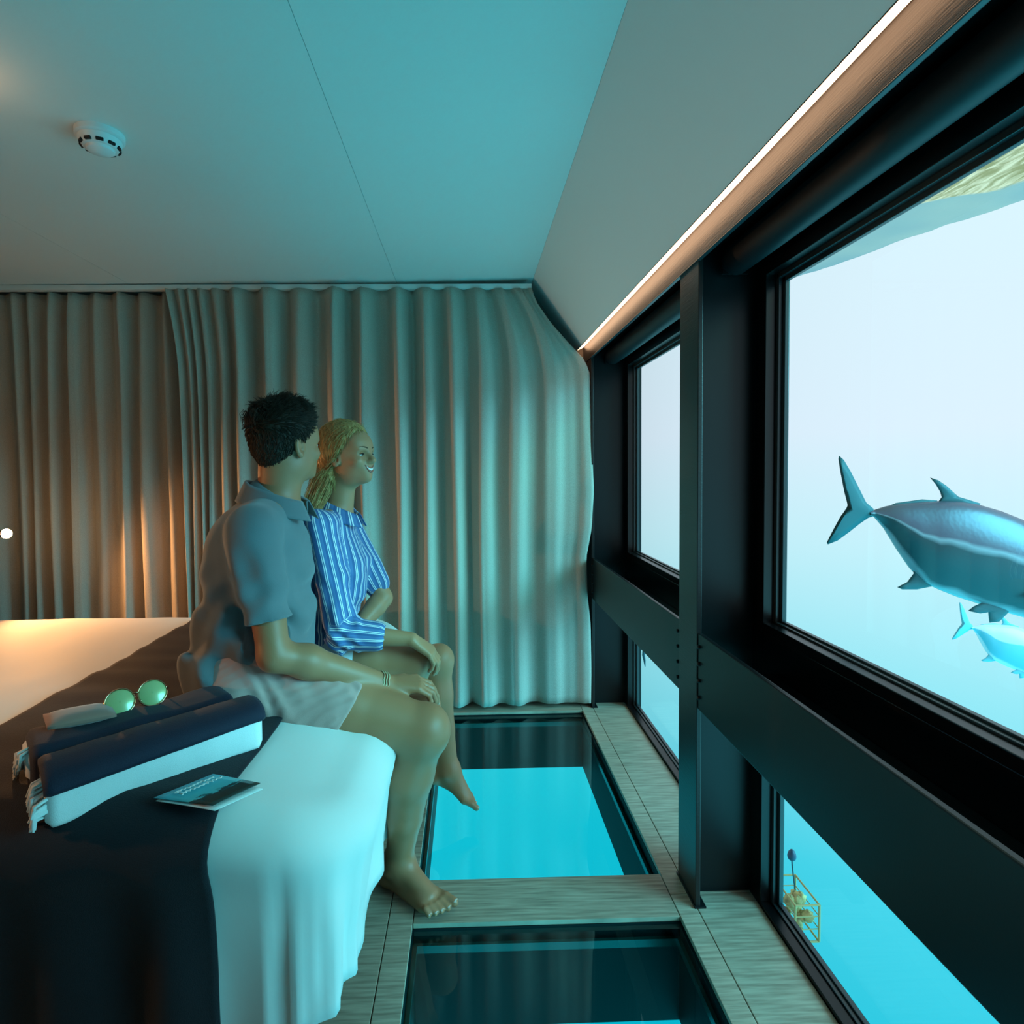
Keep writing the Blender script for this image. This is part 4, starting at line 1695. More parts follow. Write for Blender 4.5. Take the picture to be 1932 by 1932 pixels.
def leg(S, hip, knee, ankle, th, kn, cf, an, back):
    hip, knee, ankle = A3(hip), A3(knee), A3(ankle)
    S.cone(hip, hip + (knee - hip) * .55, th, th * .84, .02)
    S.cone(hip + (knee - hip) * .5, knee, th * .86, kn, .02)
    S.ell(knee + unit(knee - ankle) * .004 - back * .012, (kn * .82, kn * .82, kn * 1.0), None, .02)
    c1 = knee + (ankle - knee) * .30 + back * cf * .30
    c2 = knee + (ankle - knee) * .62 + back * cf * .12
    S.cone(knee, c1, kn * .86, cf, .03)
    S.cone(c1, c2, cf, cf * .72, .03)
    S.cone(c2, ankle, cf * .70, an, .02)
    S.cone(knee - back * .01, ankle - back * .004, kn * .62, an * .8, .02)


def foot(S, ankle, toe, side, up, s=1.0, splay=0.0):
    """ankle point, unit toe direction, unit direction to the big-toe side, unit sole-up"""
    ankle = A3(ankle)
    heel = ankle - toe * .038 * s - up * .055 * s
    ball = ankle + toe * .115 * s - up * .066 * s
    S.cone(ankle + up * .01, heel, .034 * s, .030 * s, .02)
    S.cone(ankle + toe * .012, ball + up * .012, .036 * s, .021 * s, .03)
    S.cone(heel - up * .004, ball - side * .022 * s, .024 * s, .018 * s, .02)
    S.cone(ankle - up * .03 + toe * .02, ball + side * .024 * s + up * .002, .028 * s, .019 * s, .02)
    S.ell(ankle + side * .030 * s - up * .004, (.014 * s,) * 3, None, .012)
    S.ell(ankle - side * .030 * s - up * .012, (.013 * s,) * 3, None, .012)
    nails = []
    for i, (o_, ln, r) in enumerate(((.030, .062, .0135), (.011, .058, .0095), (-.005, .050, .009), (-.019, .042, .0085), (-.032, .033, .008))):
        b = ball + side * o_ * s + up * (.000 if i else .002) * s
        kn = b + toe * ln * .55 * s + up * (.006 if i else .003) * s + side * splay * (2 - i) * .002
        tip = b + toe * ln * s - up * (.004 if i else .001) * s + side * splay * (2 - i) * .004
        S.cone(b, kn, r * 1.15 * s, r * s, .006)
        S.cone(kn, tip, r * s, r * .92 * s, .003)
        nails.append((tip + up * r * .72 * s, toe, side, up, r * s))
    return nails


def hand(S, wrist, d, nrm, thumb, s=1.0, curl=(.5, .5, .5, .5), spread=.05, tcurl=.3):
    """d: towards the knuckles, nrm: out of the back of the hand, thumb: towards the thumb side"""
    wrist, d, nrm, thumb = A3(wrist), unit(d), unit(nrm), unit(thumb)
    L = .088 * s
    for o_, r in ((.026, .0150), (.009, .0155), (-.009, .015), (-.025, .0135)):
        S.cone(wrist + thumb * o_ * .45 * s + d * .006, wrist + d * L * (1 - abs(o_) * 2.2) + thumb * o_ * s, .0175 * s, r * .85 * s, .008)
    lens = ((.028, .043, .026, .021), (.009, .047, .030, .022), (-.010, .044, .028, .021), (-.028, .034, .021, .018))
    nails = []
    for i, (o_, a, b, c) in enumerate(lens):
        p = wrist + d * (L * (1 - abs(o_) * 2.2)) + thumb * o_ * s
        ang = curl[i] * .55
        dd = unit(d + thumb * o_ * spread * 14)
        for j, (ln, r) in enumerate(((a, .0088), (b, .0080), (c, .0072))):
            v = dd * math.cos(ang) - nrm * math.sin(ang)
            q = p + v * ln * s
            S.cone(p, q, r * 1.04 * s, r * .96 * s, .0035)
            up = dd * math.sin(ang) + nrm * math.cos(ang)
            p, last = q, (q, v, up)
            ang += curl[i] * (.75 if j == 0 else .5)
        nails.append((last[0] + last[2] * .0055 * s - last[1] * .002, last[1], np.cross(last[1], last[2]), last[2], .0062 * s))
    p = wrist + d * .022 * s + thumb * .022 * s
    v = unit(d * .72 + thumb * .66 - nrm * .25)
    for ln, r in ((.036, .0125), (.030, .0105), (.024, .0088)):
        q = p + v * ln * s
        S.cone(p, q, r * s, r * .92 * s, .005)
        p = q
        v = unit(v - thumb * tcurl * .7 + d * tcurl * .5 - nrm * tcurl * .3)
    return nails


mat('nail', (206, 176, 160), .25)


def add_nails(par, nails):
    for p, d, sd, up, r in nails:
        m = MB()
        q = Matrix((Vector(unit(d)), Vector(unit(sd)), Vector(unit(up)))).transposed()
        m.grid(lambda a, v: Vector(p) + q @ Vector(((v - .6) * r * 1.7, math.sin((a - .5) * 2.2) * r * .72, (math.cos((a - .5) * 2.2) - 1) * r * .55 + .0004)), 7, 5)
        thicken(m.build('nail', 'nail', par, True), .0006)


def strands(name, roots, material, parent, r0=.0016, sides=4):
    m = MB()
    for pts in roots:
        n_ = len(pts)
        m.tube(pts, [r0 * (1 - .75 * (i / (n_ - 1)) ** 2) for i in range(n_)], sides, caps=False)
    return m.build(name, material, parent, True)


P3 = lambda px, py, Y: A3(at(px, py, Y))

# =================================================================== the man
M_S = .95
m_c = P3(540, 836, 1.70)
m_fr = head_frame(math.radians(52), math.radians(2))
man = empty('person', (m_c[0] - .1, 1.69, BZ))
tag(man, 'man in grey polo shirt and pale shorts sitting on the bed edge', 'person')
m_pel, m_chest = P3(462, 1262, 1.69), P3(492, 1035, 1.69)
m_neck = P3(522, 946, 1.695)
m_rs, m_ls = P3(478, 1004, 1.53), P3(515, 990, 1.88)
m_re, m_rw = P3(517, 1236, 1.49), P3(726, 1290, 1.64)
m_rh, m_lh = P3(485, 1286, 1.60), P3(478, 1270, 1.79)
m_rk, m_ra = P3(800, 1378, 1.585), P3(750, 1636, 1.715)
m_lk, m_la = A3([-.160, 1.775, .530]), A3([-.415, 1.80, .155])
fw, lf_, upz = A3([1, 0, 0]), A3([0, 1, 0]), A3([0, 0, 1])

S = Field((-.86, 1.38, -.012), (.03, 2.30, 1.50), .0042)
S.cone(m_pel, m_chest - upz * .10, .125, .112, .04, squash=(lf_, 1.30))
S.cone(m_chest - upz * .12, m_chest + upz * .02, .112, .118, .04, squash=(lf_, 1.42))
S.cone(m_neck - upz * .03, m_rs, .060, .060, .03)
S.cone(m_neck - upz * .03, m_ls, .060, .060, .03)
S.cone(m_neck - upz * .05 + fw * .004, m_c - upz * .06 - m_fr[0] * .004, .054, .050, .02)
S.cone(m_neck - upz * .04 - fw * .012, m_c + upz * .0 - m_fr[0] * .040, .042, .040, .025)
add_head(S, m_c, m_fr, M_S)
# right arm on his thigh
mid = (m_rs + m_re) / 2
limb(S, [m_rs, mid + fw * .004, m_re], [.052, .046, .040], .02)
f1 = m_re + (m_rw - m_re) * .28
limb(S, [m_re, f1 + upz * .006, m_rw], [.040, .043, .0275], .02)
m_nails = hand(S, m_rw + unit(m_rw - m_re) * .008, unit([.97, .26, -.10]), unit([.06, -.25, .97]), unit([-.22, .97, .25]), 1.05, (.75, .85, .95, 1.0), .03)
# left arm round the woman's back
m_le, m_lw = A3([-.66, 2.03, .93]), A3([-.62, 2.22, .92])
limb(S, [m_ls, m_le], [.052, .041], .02)
limb(S, [m_le, m_lw], [.040, .028], .02)
hand(S, m_lw, unit([.55, .75, 0]), unit([-.6, .7, 0]), unit([0, 0, 1]), 1.0, (.6, .6, .6, .6), .03)
# legs
leg(S, m_rh, m_rk, m_ra + upz * .01, .098, .067, .064, .037, A3([-1, 0, -.1]))
leg(S, m_lh, m_lk, m_la, .088, .060, .055, .035, A3([-1, 0, -.1]))
m_ft = unit([.80, -.60, 0])
m_fs = unit([.60, .80, 0])
m_ra2 = A3([m_ra[0], m_ra[1], .094])
S.cone(m_ra + upz * .01, m_ra2, .036, .036, .02)
m_toes = foot(S, m_ra2, m_ft, m_fs, upz, 1.06, .6)
foot(S, m_la, unit([.72, 0, -.69]), A3([0, -1, 0]), unit([.69, 0, .72]), 1.0)
man_body = field_object('body', S, 'skin', man, 2, tint_fn((164, 110, 76), m_c, m_fr, M_S, (62, 44, 30), (176, 112, 96)))
man_body['label'] = 'tanned skin: head, arms and bare legs'
eyes(man, m_c, m_fr, M_S, m_fr[0], 'lid_tan')
add_nails(man, m_toes + m_nails)

# polo shirt
S = Field((-.92, 1.36, .56), (-.20, 2.22, 1.30), .0045)
hem = P3(450, 1322, 1.69)
S.cone(m_pel + A3([-.01, 0, -.01]), m_chest - upz * .07, .152, .132, .03, squash=(lf_, 1.28))
S.cone(m_chest - upz * .12 - fw * .006, m_chest + upz * .012 - fw * .004, .134, .128, .04, squash=(lf_, 1.40))
S.cone(m_chest - upz * .20 + fw * .055, m_pel + fw * .09 + upz * .06, .085, .100, .05, squash=(lf_, 1.35))
S.cone(m_neck - upz * .045 - fw * .012, m_rs + upz * .004, .068, .069, .03)
S.cone(m_neck - upz * .045 - fw * .012, m_ls + upz * .004, .068, .069, .03)
S.cone(m_neck - upz * .05 - fw * .03, m_neck + upz * .005 - fw * .022, .082, .068, .03)
sl = unit(m_re - m_rs)
S.cone(m_rs, m_rs + sl * .26, .064, .063, .022)
sl2 = unit(m_le - m_ls)
S.cone(m_ls, m_ls + sl2 * .22, .068, .066, .02)
hemc = m_rs + sl * .232


def shirt_folds(x, y, z):
    q = .006 * np.sin(58 * (x * .85 + z * .30) + 5 * y + 2.5 * np.sin(z * 14)) * np.clip((z - .86) / .08, 0, 1) * np.clip((1.13 - z) / .06, 0, 1)
    q += .0125 * np.sin(50 * (z * .8 + (x + .6) * .75) + 3 * np.sin(y * 16)) * np.clip((1.02 - z) / .25, 0, 1)
    q += .006 * np.sin(76 * (x * .9 - z * .55) + 4 * np.sin(z * 9)) * np.clip((1.05 - z) / .2, 0, 1)
    q += .0045 * np.sin(80 * (x + .30 * z) + 6 * y) * np.clip((z - .80) / .1, 0, 1) * np.clip((x + .66) / .06, 0, 1) * np.clip((1.12 - z) / .08, 0, 1)
    return q


S.wrinkle(shirt_folds)
# open the sleeve mouth around the arm, trim the hems and the neck
S.cone(m_rs + sl * .212, m_rs + sl * .33, .047, .050, .003, True)
rel = A3([m_rs[0], m_rs[1], m_rs[2]])
reg = S._region(hemc - A3([.10, .10, .09]), hemc + A3([.10, .075, .03]))
sl_, X_, Y_, Z_ = reg
d_ = (X_ - hemc[0]) * sl[0] + (Y_ - hemc[1]) * sl[1] + (Z_ - hemc[2]) * sl[2]
inside = np.sqrt((X_ - hemc[0] - d_ * sl[0]) ** 2 + (Y_ - hemc[1] - d_ * sl[1]) ** 2 + (Z_ - hemc[2] - d_ * sl[2]) ** 2) < .0755
inside &= (X_ + 0 * Y_ + 0 * Z_ > -1)
S.F[sl_] = np.where(inside & (d_ > 0) & (Y_ < 1.557 + 0 * X_), np.maximum(S.F[sl_], d_), S.F[sl_])
S.ell(m_neck + upz * .045 + fw * .012, (.058, .056, .070), None, .008, True)
S.cut(hem, unit([-.16, 0, -1]), .004)
man_shirt = field_object('polo_shirt', S, 'shirt_grey', man, 2)
man_shirt['label'] = 'loose grey blue short sleeved polo shirt'

# collar: a standing band folded over
m = MB()
cc = m_neck + fw * .004 - upz * .012


def collar_pt(u, v, cx_, rx, ry, drop, flare, h):
    a = -PI * .86 + u * PI * 1.72 + PI           # opens towards the chest
    rise = .030 * (1 - math.cos(a - PI)) * 0
    back = .5 - .5 * math.cos(a)                 # 1 at the back
    z = cx_[2] + .010 + .030 * back - .034 * (1 - back)
    if v < .45:
        t = v / .45
        r, zz = 1.0 - .02 * t, z + h * t
    else:
        t = (v - .45) / .55
        r, zz = 1.0 + .05 + flare * t, z + h - drop * t
    return Vector((cx_[0] + rx * r * math.cos(a), cx_[1] + ry * r * math.sin(a), zz))


m.grid(lambda u, v: collar_pt(u, v, cc, .083, .073, .056, .34, .034), 48, 14)
co = m.build('collar', 'shirt_grey', man_shirt, True)
thicken(co, .0035)
for k in range(0):
    p = Vector(P3(572 + k * 8, 1000 + k * 34, 1.60))
    MB().lathe([(0, 0), (.0055, 0), (.0055, .002), (0, .0024)], 14, p, (.8, -.6, .1)).build('button', 'button', man, True)

# shorts
S = Field((-.88, 1.40, .54), (-.22, 2.02, .86), .0045)
S.cone(m_rh - fw * .03, m_lh - fw * .03, .125, .125, .03)
for h_, kx in ((m_rh, m_rk), (m_lh, m_lk)):
    dv = kx - h_
    S.cone(h_, h_ + dv * .60, .112, .093, .03)
    S.cone(h_ + dv * .50, h_ + dv * .80, .071, .078, .003, True)


def shorts_folds(x, y, z):
    return .003 * np.sin(60 * (x * .75 + z * .9) + 5 * np.sin(y * 32 + x * 19)) + .0012 * np.sin(130 * (x - z) + 9 * np.sin(y * 40))


S.wrinkle(shorts_folds)
for h_, kx in ((m_rh, m_rk),):
    dv = kx - h_
    S.cut(P3(668, 1320, 1.56), unit([.84, .1, -.54]), .003)
man_shorts = field_object('shorts', S, 'shorts_pink', man, 2)
man_shorts['label'] = 'pale pinkish shorts'

# cord bracelets
wd = unit(m_rw - m_re)
for k, o_ in enumerate((.004, .012, .020)):
    c = Vector(m_rw - wd * o_)
    q = Vector((0, 0, 1)).rotation_difference(Vector(wd))
    pts = [c + q @ Vector((math.cos(2 * PI * i / 20) * .0315, math.sin(2 * PI * i / 20) * .0315, .002 * math.sin(i * 2))) for i in range(21)]
    MB().tube(pts, .0017, 6).build('bracelet', 'cord', man, True)

# short brown hair: cap shaved at the sides, tousled on top
f_, l_, u_ = m_fr
S = Field(m_c - .16, m_c + .17, .003)
S.ell(m_c + (-f_ * .013 + u_ * .033) * M_S, (.1035 * M_S, .0795 * M_S, .0965 * M_S), m_fr, .01)
S.ell(m_c - f_ * .004 + u_ * .060, (.090, .066, .058), m_fr, .03)
S.cone(m_c - f_ * .050 - u_ * .02, m_c - f_ * .036 - u_ * .078, .046, .030, .03)
S.cut(m_c + f_ * .052 + u_ * .050, unit(f_ * .80 - u_ * .62), .01)
S.cut(m_c + f_ * .012 - u_ * .012, unit(f_ * .62 - u_ * .78), .012)
S.cut(m_c - f_ * .03 - u_ * .088, unit(-u_ * 1 + f_ * .45), .012)


def hair_grain(x, y, z):
    return .0006 * np.sin(560 * x + 20 * np.sin(z * 60)) * np.sin(540 * y) + .0006 * np.sin(450 * z + 60 * x)


S.wrinkle(hair_grain)
mh = field_object('hair', S, 'hair_brown', man, 1)
mh['label'] = 'short brown hair, tousled on top'
rnd = random.Random(12)
rt = []
for k in range(2600):
    th, ph = rnd.uniform(0, 2 * PI), rnd.uniform(0, 1) ** .6 * 1.18
    dl = A3([math.sin(ph) * math.cos(th), math.sin(ph) * math.sin(th), math.cos(ph)])
    p = m_c - f_ * .006 + u_ * .060 + (f_ * dl[0] * .088 + l_ * dl[1] * .068 + u_ * dl[2] * .060)
    out = unit(f_ * dl[0] + l_ * dl[1] + u_ * dl[2])
    flow = unit(f_ * (.75 + rnd.uniform(-.4, .4)) + l_ * rnd.uniform(-.6, .6) + out * rnd.uniform(.35, .9))
    if dl[0] < -.45:
        flow = unit(-f_ * .5 + l_ * rnd.uniform(-.6, .6) - u_ * rnd.uniform(-.4, .5) + out * .3)
    ln = rnd.uniform(.016, .032) * (1.15 if dl[2] > .5 else .7)
    tuft = .006 * math.sin(th * 9) + .004 * math.sin(ph * 17)
    p1 = p + flow * ln * .5 + out * (.004 + tuft)
    p2 = p + flow * ln + out * (tuft - .002) + l_ * rnd.uniform(-.006, .006)
    rt.append([Vector(p - out * .006), Vector(p1), Vector(p2)])


def surface_samples(o, count, rnd_):
    me = o.data
    n_ = len(me.vertices)
    co_, no_ = np.empty(n_ * 3, np.float32), np.empty(n_ * 3, np.float32)
    me.vertices.foreach_get('co', co_)
    me.vertices.foreach_get('normal', no_)
    co_, no_ = co_.reshape(-1, 3).astype(float), no_.reshape(-1, 3).astype(float)
    for k_ in range(count):
        q_ = rnd_.randrange(n_)
        yield co_[q_] + A3([rnd_.uniform(-.001, .001) for _ in range(3)]), no_[q_]


for p, out in surface_samples(mh, 7000, rnd):     # short sides lying flat, longer towards the top
    r_ = p - m_c
    hgt = float(np.clip((r_ @ u_ + .02) / .09, 0, 1))
    if np.linalg.norm(r_ + u_ * .0) < .06:
        continue
    fl = unit((-u_ * .9 - f_ * .3) * (1 - hgt) + (f_ * .8 + u_ * .1) * hgt + l_ * rnd.uniform(-.3, .3))
    fl = unit(fl - out * (fl @ out) * .9 + out * (.10 + .25 * hgt))
    ln = rnd.uniform(.006, .010) + .012 * hgt
    rt.append([Vector(p - out * .0015), Vector(p + fl * ln * .5 + out * .0012), Vector(p + fl * ln + out * .0004)])
for k in range(60):                               # cowlick at the crown
    a = rnd.uniform(-1, 1)
    p = m_c - f_ * (.088 + rnd.uniform(0, .010)) + u_ * (.060 + rnd.uniform(-.012, .018)) + l_ * a * .035
    rt.append([Vector(p), Vector(p - f_ * .014 + u_ * .016), Vector(p - f_ * .024 + u_ * .004 + l_ * rnd.uniform(-.006, .006)), Vector(p - f_ * .022 - u_ * .014)])
strands('hair_strands', rt, 'hair_brown', mh, .0011, 3)

# =================================================================== the woman
w_c = P3(656, 858, 2.02)
W_S = .90
w_fr = head_frame(math.radians(-24), math.radians(5), math.radians(0))
woman = empty('person', (w_c[0] - .1, 2.04, BZ))
tag(woman, 'smiling blonde woman in blue striped shirt sitting beside the man', 'person')
w_pel, w_chest = P3(590, 1228, 2.04), P3(628, 1040, 2.04)
w_neck = P3(640, 962, 2.03)
w_rs, w_ls = P3(603, 992, 1.90), P3(652, 982, 2.19)
w_re, w_rw = P3(650, 1196, 1.86), P3(776, 1206, 1.88)
w_le, w_lw = P3(722, 1128, 2.14), P3(676, 1184, 2.04)
w_rh, w_lh = P3(600, 1246, 1.96), P3(604, 1240, 2.13)
w_rk, w_ra = P3(786, 1245, 1.95), A3([-.225, 2.00, .30])
w_lk, w_la = P3(826, 1246, 2.10), P3(846, 1452, 2.10)

S = Field((-.72, 1.78, .0), (.06, 2.36, 1.47), .0040)
S.cone(w_pel, w_chest - upz * .10, .108, .088, .04, squash=(lf_, 1.32))
S.cone(w_chest - upz * .12, w_chest + upz * .01, .088, .092, .04, squash=(lf_, 1.38))
S.cone(w_neck - upz * .035 - fw * .01, w_rs, .046, .044, .03)
S.cone(w_neck - upz * .035 - fw * .01, w_ls, .046, .044, .03)
S.cone(w_neck - upz * .05, w_c - upz * .055 - w_fr[0] * .016, .043, .041, .022)
S.cone(w_neck - upz * .03 - fw * .015, w_c - upz * .01 - w_fr[0] * .045, .040, .038, .03)
add_head(S, w_c, w_fr, W_S, True)
limb(S, [w_rs, w_re], [.042, .034], .015)
limb(S, [w_re, w_re + (w_rw - w_re) * .3, w_rw], [.033, .034, .0225], .015)
w_nails = hand(S, w_rw, unit([.70, .12, -.52]), unit([.55, -.25, .78]), unit([.1, .97, .15]), .93, (.75, .8, .85, .95), .02)
limb(S, [w_ls, w_le], [.042, .036], .015)
limb(S, [w_le, w_le + (w_lw - w_le) * .3, w_lw], [.036, .037, .026], .008)
hand(S, w_lw, unit([-.6, -.4, -.5]), unit([.3, -.4, .8]), unit([.5, -.8, .1]), .9, (.5, .5, .5, .5))
leg(S, w_rh, w_rk, w_ra, .080, .052, .052, .030, A3([-1, 0, -.1]))
leg(S, w_lh, w_lk, w_la, .080, .052, .051, .031, A3([-1, 0, -.1]))
w_ft = unit([.86, -.16, -.46])
w_fu = unit([.46, -.08, .87])
w_fs = unit(np.cross(w_fu, w_ft))
if w_fs[1] > 0:
    w_fs = -w_fs
w_toes = foot(S, w_la, w_ft, w_fs, w_fu, .86)
foot(S, w_ra, unit([.25, 0, -.97]), A3([0, -1, 0]), unit([.97, 0, .25]), .84)
wb = field_object('body', S, 'skin', woman, 2, tint_fn((180, 128, 92), w_c, w_fr, W_S, (128, 96, 60), (186, 104, 96)))
wb['label'] = 'tanned skin: smiling face, hands and bare legs'
eyes(woman, w_c, w_fr, W_S, w_fr[0], 'lid_fair')
add_nails(woman, w_toes + w_nails)
f_, l_, u_ = w_fr
WB = S


def on_face(F_, c, fr, s, e, w, off=.0):
    """point of the skin in front of the head at sideways e, height w (head units)"""
    for k in range(200):
        a = .13 - k * .0005
        p = c + (fr[0] * a + fr[1] * e + fr[2] * w) * s
        g = (p - F_.lo) / F_.h
        i0 = np.floor(g).astype(int)
        t = g - i0
        val = 0.0
        for dx in (0, 1):
            for dy in (0, 1):
                for dz in (0, 1):
                    val += F_.F[i0[0] + dx, i0[1] + dy, i0[2] + dz] * (t[0] if dx else 1 - t[0]) * (t[1] if dy else 1 - t[1]) * (t[2] if dz else 1 - t[2])
        if val < 0:
            break
    return Vector(p + fr[0] * off)


mat('lips', (172, 106, 88), .4)
mat('brow_blond', (92, 66, 40), .7)
mat('mouth_dark', (40, 16, 14), .6)
MW = .027
up_w = lambda e: -.0600 + .0115 * (e / MW) ** 2
lo_w = lambda e: -.0755 + .0270 * (e / MW) ** 2
fp_ = lambda e, w, off: on_face(WB, w_c, w_fr, W_S, e, w, off)
m = MB()
m.grid(lambda a, v: fp_((a - .5) * 2 * MW * .9, up_w((a - .5) * 2 * MW * .9) * (1 - v) + lo_w((a - .5) * 2 * MW * .9) * v, .0006), 16, 5)
mo_ = thicken(m.build('mouth', 'mouth_dark', woman, True), .001)
m = MB()
m.grid(lambda a, v: fp_((a - .5) * 2 * MW * .80, (up_w((a - .5) * 2 * MW * .80) - .001) * (1 - v * .62) + lo_w((a - .5) * 2 * MW * .80) * v * .62, .0014), 16, 4)
thicken(m.build('teeth', 'teeth', mo_, True), .001)
es = [(k / 12 - .5) * 2 * MW for k in range(13)]
for fn, r0 in ((up_w, .0026), (lo_w, .0034)):
    MB().tube([fp_(e, fn(e), .0008) for e in es], [max(.0010, r0 * (1 - (e / MW) ** 2) ** .6) for e in es], 8).build('lip', 'lips', mo_, True)
for q in (-1, 1):
    eb = [q * (.013 + .036 * k / 8) for k in range(9)]
    MB().tube([fp_(e, .0135 + .006 * math.sin(PI * (abs(e) - .013) / .05), .0002) for e in eb], [.0012 + .0014 * math.sin(PI * min(1, (k + 1) / 7)) for k in range(9)], 6, flat=.8).build('eyebrow', 'brow_blond', woman, True)

# striped shirt with rolled sleeves
S = Field((-.76, 1.76, .58), (-.16, 2.36, 1.24), .0042)
S.cone(w_pel + A3([0, 0, -.01]), w_chest - upz * .10, .128, .104, .03, squash=(lf_, 1.30))
S.cone(w_chest - upz * .12, w_chest + upz * .008, .106, .100, .04, squash=(lf_, 1.36))
S.ell(w_chest + A3([.055, -.05, -.045]), (.062, .060, .062), None, .04)
S.ell(w_chest + A3([.060, .065, -.045]), (.062, .060, .062), None, .04)
S.cone(w_neck - upz * .05 - fw * .012, w_rs, .054, .052, .03)
S.cone(w_neck - upz * .05 - fw * .012, w_ls, .054, .052, .03)
S.cone(w_rs, w_rs + (w_re - w_rs) * .5, .052, .050, .015)
S.cone(w_rs + (w_re - w_rs) * .5, w_re - A3([.008, 0, .0]), .050, .054, .015)
rc0 = w_re + (w_rw - w_re) * .12
rc1 = w_re + (w_rw - w_re) * .44
S.cone(w_re - A3([.006, 0, 0]), rc0, .054, .053, .012)
S.cone(w_ls, w_ls + (w_le - w_ls) * .80, .052, .050, .015)


def shirt_folds_w(x, y, z):
    q = .0045 * np.sin(120 * (z * .55 + x * .9) + 3 * np.sin(z * 26)) * np.clip((1.0 - z) / .2, 0, 1)
    q += .005 * np.sin(150 * z + 4 * np.sin(x * 40)) * np.clip((.80 - z) / .1, 0, 1) * np.clip((x + .47) / .05, 0, 1)
    q += .0025 * np.sin(85 * (x + .2 * z) + 5 * y)
    return q


S.wrinkle(shirt_folds_w)
S.cone(rc0, rc1, .050, .044, .006)
S.cone(rc0 + (rc1 - rc0) * .45, rc1 + (rc1 - rc0) * .05, .051, .048, .004)
S.cone(rc1 - unit(w_rw - w_re) * .005, rc1 + unit(w_rw - w_re) * .06, .034, .036, .002, True)
S.ell(w_neck + upz * .03 + fw * .03, (.062, .046, .066), None, .008, True)
S.cut(P3(600, 1248, 2.04), unit([-.12, 0, -1]), .004)
ws_ = field_object('striped_shirt', S, 'shirt_striped', woman, 2)


def stripe_coord(V):
    """distance round the arm or the chest, so the stripes run lengthwise"""
    def seg(p, a, b):
        ab = b - a
        t = np.clip(((p - a) @ ab) / (ab @ ab), 0, 1)
        return p - (a + t[:, None] * ab), t
    out = np.zeros(len(V))
    dt = V - (w_chest + A3([-.02, .01, 0]))
    slant = (V[:, 2] - w_chest[2]) * .20
    out[:] = np.arctan2(dt[:, 1], dt[:, 0] + slant * .0) * .125 + slant * .12
    for a, b in ((w_rs, w_re), (w_re, w_rw), (w_ls, w_le)):
        d, t = seg(V, a, b)
        ax_ = unit(b - a)
        e1 = unit(A3([0, 1, 0]) - ax_ * ax_[1])
        e2 = np.cross(ax_, e1)
        r = np.linalg.norm(d, axis=1)
        near = r < .066
        out[near] = (np.arctan2(d @ e2, -(d @ e1)) * .052 + 1.0)[near]
    return out


Vw = np.empty(len(ws_.data.vertices) * 3, np.float32)
ws_.data.vertices.foreach_get('co', Vw)
sa_ = ws_.data.attributes.new('stripe', 'FLOAT', 'POINT')
sa_.data.foreach_set('value', stripe_coord(Vw.reshape(-1, 3).astype(float)).astype(np.float32))
ws_['label'] = 'blue shirt with fine white stripes, sleeves rolled up'
m = MB()
cc = w_neck + fw * .006 - upz * .020
m.grid(lambda u, v: collar_pt(u, v, cc, .064, .056, .046, .36, .026), 40, 12)
co = m.build('collar', 'shirt_striped', ws_, True)
sa_ = co.data.attributes.new('stripe', 'FLOAT', 'POINT')
sa_.data.foreach_set('value', [i % 40 * .007 for i in range(len(co.data.vertices))])
thicken(co, .003)
S = Field((-.74, 1.80, .54), (-.20, 2.32, .84), .0045)
S.cone(w_rh - fw * .02, w_lh - fw * .02, .110, .110, .03)
for h_, kx in ((w_rh, w_rk), (w_lh, w_lk)):
    S.cone(h_, h_ + (kx - h_) * .24, .096, .089, .02)
sh_ = field_object('shorts', S, 'shorts_white', woman, 1)
sh_['label'] = 'white shorts'

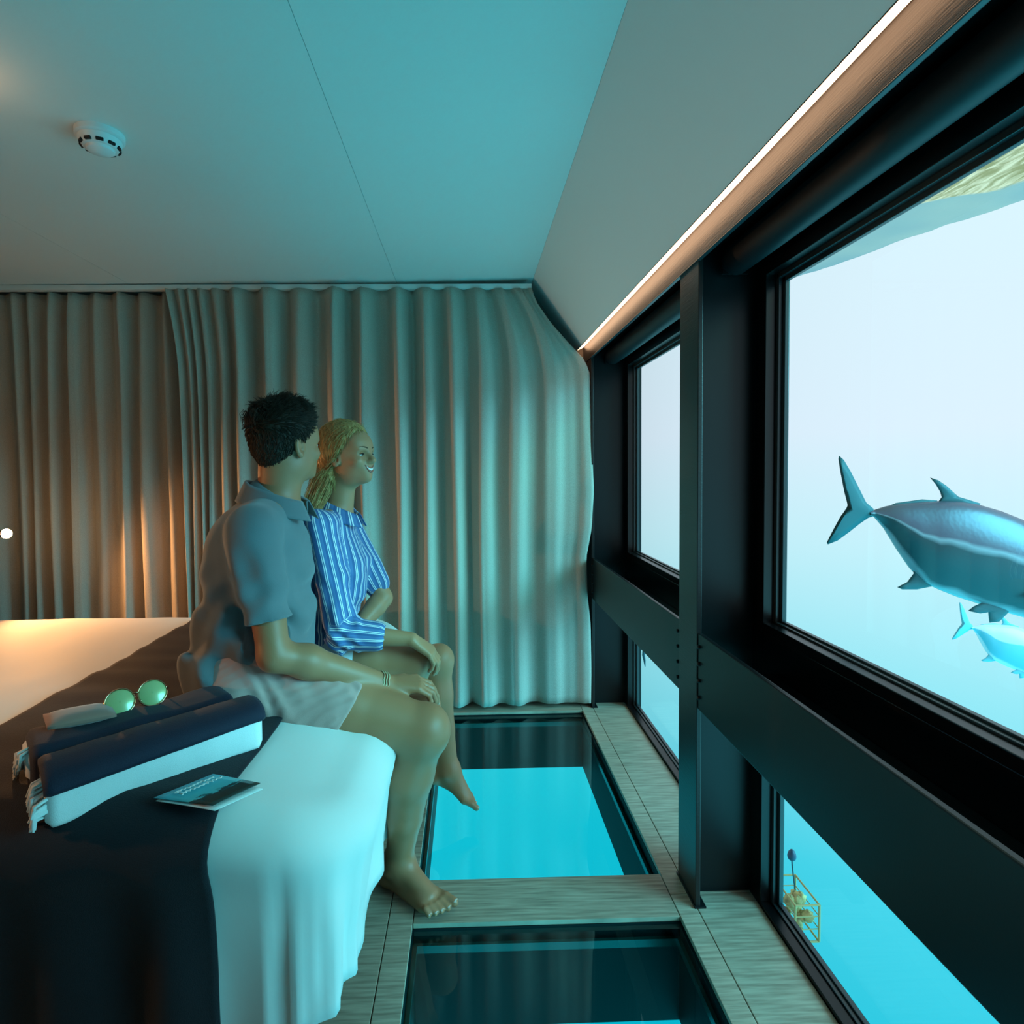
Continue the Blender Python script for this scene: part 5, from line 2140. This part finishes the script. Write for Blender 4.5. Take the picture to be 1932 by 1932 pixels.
# blonde hair drawn back behind the ear and falling over the shoulder
S = Field(w_c - .22, w_c + .17, .003)
S.ell(w_c + (-f_ * .014 + u_ * .036) * W_S, tuple(x * W_S for x in (.108, .084, .101)), w_fr, .01)
S.ell(w_c + (-f_ * .035 + u_ * .020) * W_S, tuple(x * W_S for x in (.096, .083, .096)), w_fr, .03)
S.cut(w_c + (f_ * .060 + u_ * .060) * W_S, unit(f_ * .86 - u_ * .50), .012)
S.cut(w_c + (f_ * .022 + u_ * .006) * W_S, unit(f_ * .70 - u_ * .72), .014)
tail = [w_c - f_ * .075 - u_ * .02, P3(612, 905, 1.985), P3(592, 950, 1.955), P3(578, 985, 1.925), P3(571, 1012, 1.905)]
for a, b, ra, rb in zip(tail, tail[1:], (.044, .030, .023, .018), (.030, .023, .018, .006)):
    S.cone(a, b, ra, rb, .02)


def hair_grain_w(x, y, z):
    return .0008 * np.sin(430 * (x + .45 * z) + 3 * np.sin(z * 30)) + .0006 * np.sin(520 * (y + .3 * x) + 3 * np.sin(z * 44))


S.wrinkle(hair_grain_w)
wh = field_object('hair', S, 'hair_blond', woman, 1)
wh['label'] = 'long blonde hair drawn back behind the ear'
rnd = random.Random(21)
rt = []
for p, out in surface_samples(wh, 5200, rnd):
    best, bi = 9, 0
    for i in range(len(tail)):
        dd = np.linalg.norm(p - tail[i])
        if dd < best:
            best, bi = dd, i
    if bi >= 1:
        fl = unit(tail[min(bi + 1, len(tail) - 1)] - tail[bi - 1 if bi == len(tail) - 1 else bi])
    else:
        fl = unit(tail[0] - u_ * .02 - p)
    fl = unit(fl - out * (fl @ out) * .97 + A3([rnd.uniform(-.08, .08) for _ in range(3)]))
    ln = rnd.uniform(.03, .055)
    pts, q, nn_ = [], p - out * .001, out
    cc_ = w_c + (-f_ * .02 + u_ * .03) * W_S
    for j in range(5):
        pts.append(Vector(q))
        q = q + fl * ln / 4
        if bi == 0:
            rad = unit(q - cc_)
            q = q - rad * (ln / 4) ** 2 * 5.0
            fl = unit(fl - rad * (fl @ rad) * .8)
    rt.append(pts)
for k in range(420):
    o0 = A3([rnd.gauss(0, .010), rnd.gauss(0, .010), rnd.gauss(0, .006)])
    s_ = rnd.uniform(0, .35)
    pts = []
    for j in range(7):
        t = s_ + (1 - s_) * j / 6
        i = min(int(t * (len(tail) - 1)), len(tail) - 2)
        w_ = t * (len(tail) - 1) - i
        pts.append(tail[i] * (1 - w_) + tail[i + 1] * w_ + o0 * (2.0 - 1.35 * t) + A3([.003 * math.sin(j + k), 0, 0]))
    pts[-1] = pts[-1] + A3([rnd.uniform(-.01, .008), rnd.uniform(-.01, .01), rnd.uniform(-.03, .004)])
    rt.append([Vector(p) for p in pts])
strands('hair_strands', rt, 'hair_blond', wh, .0012, 3)
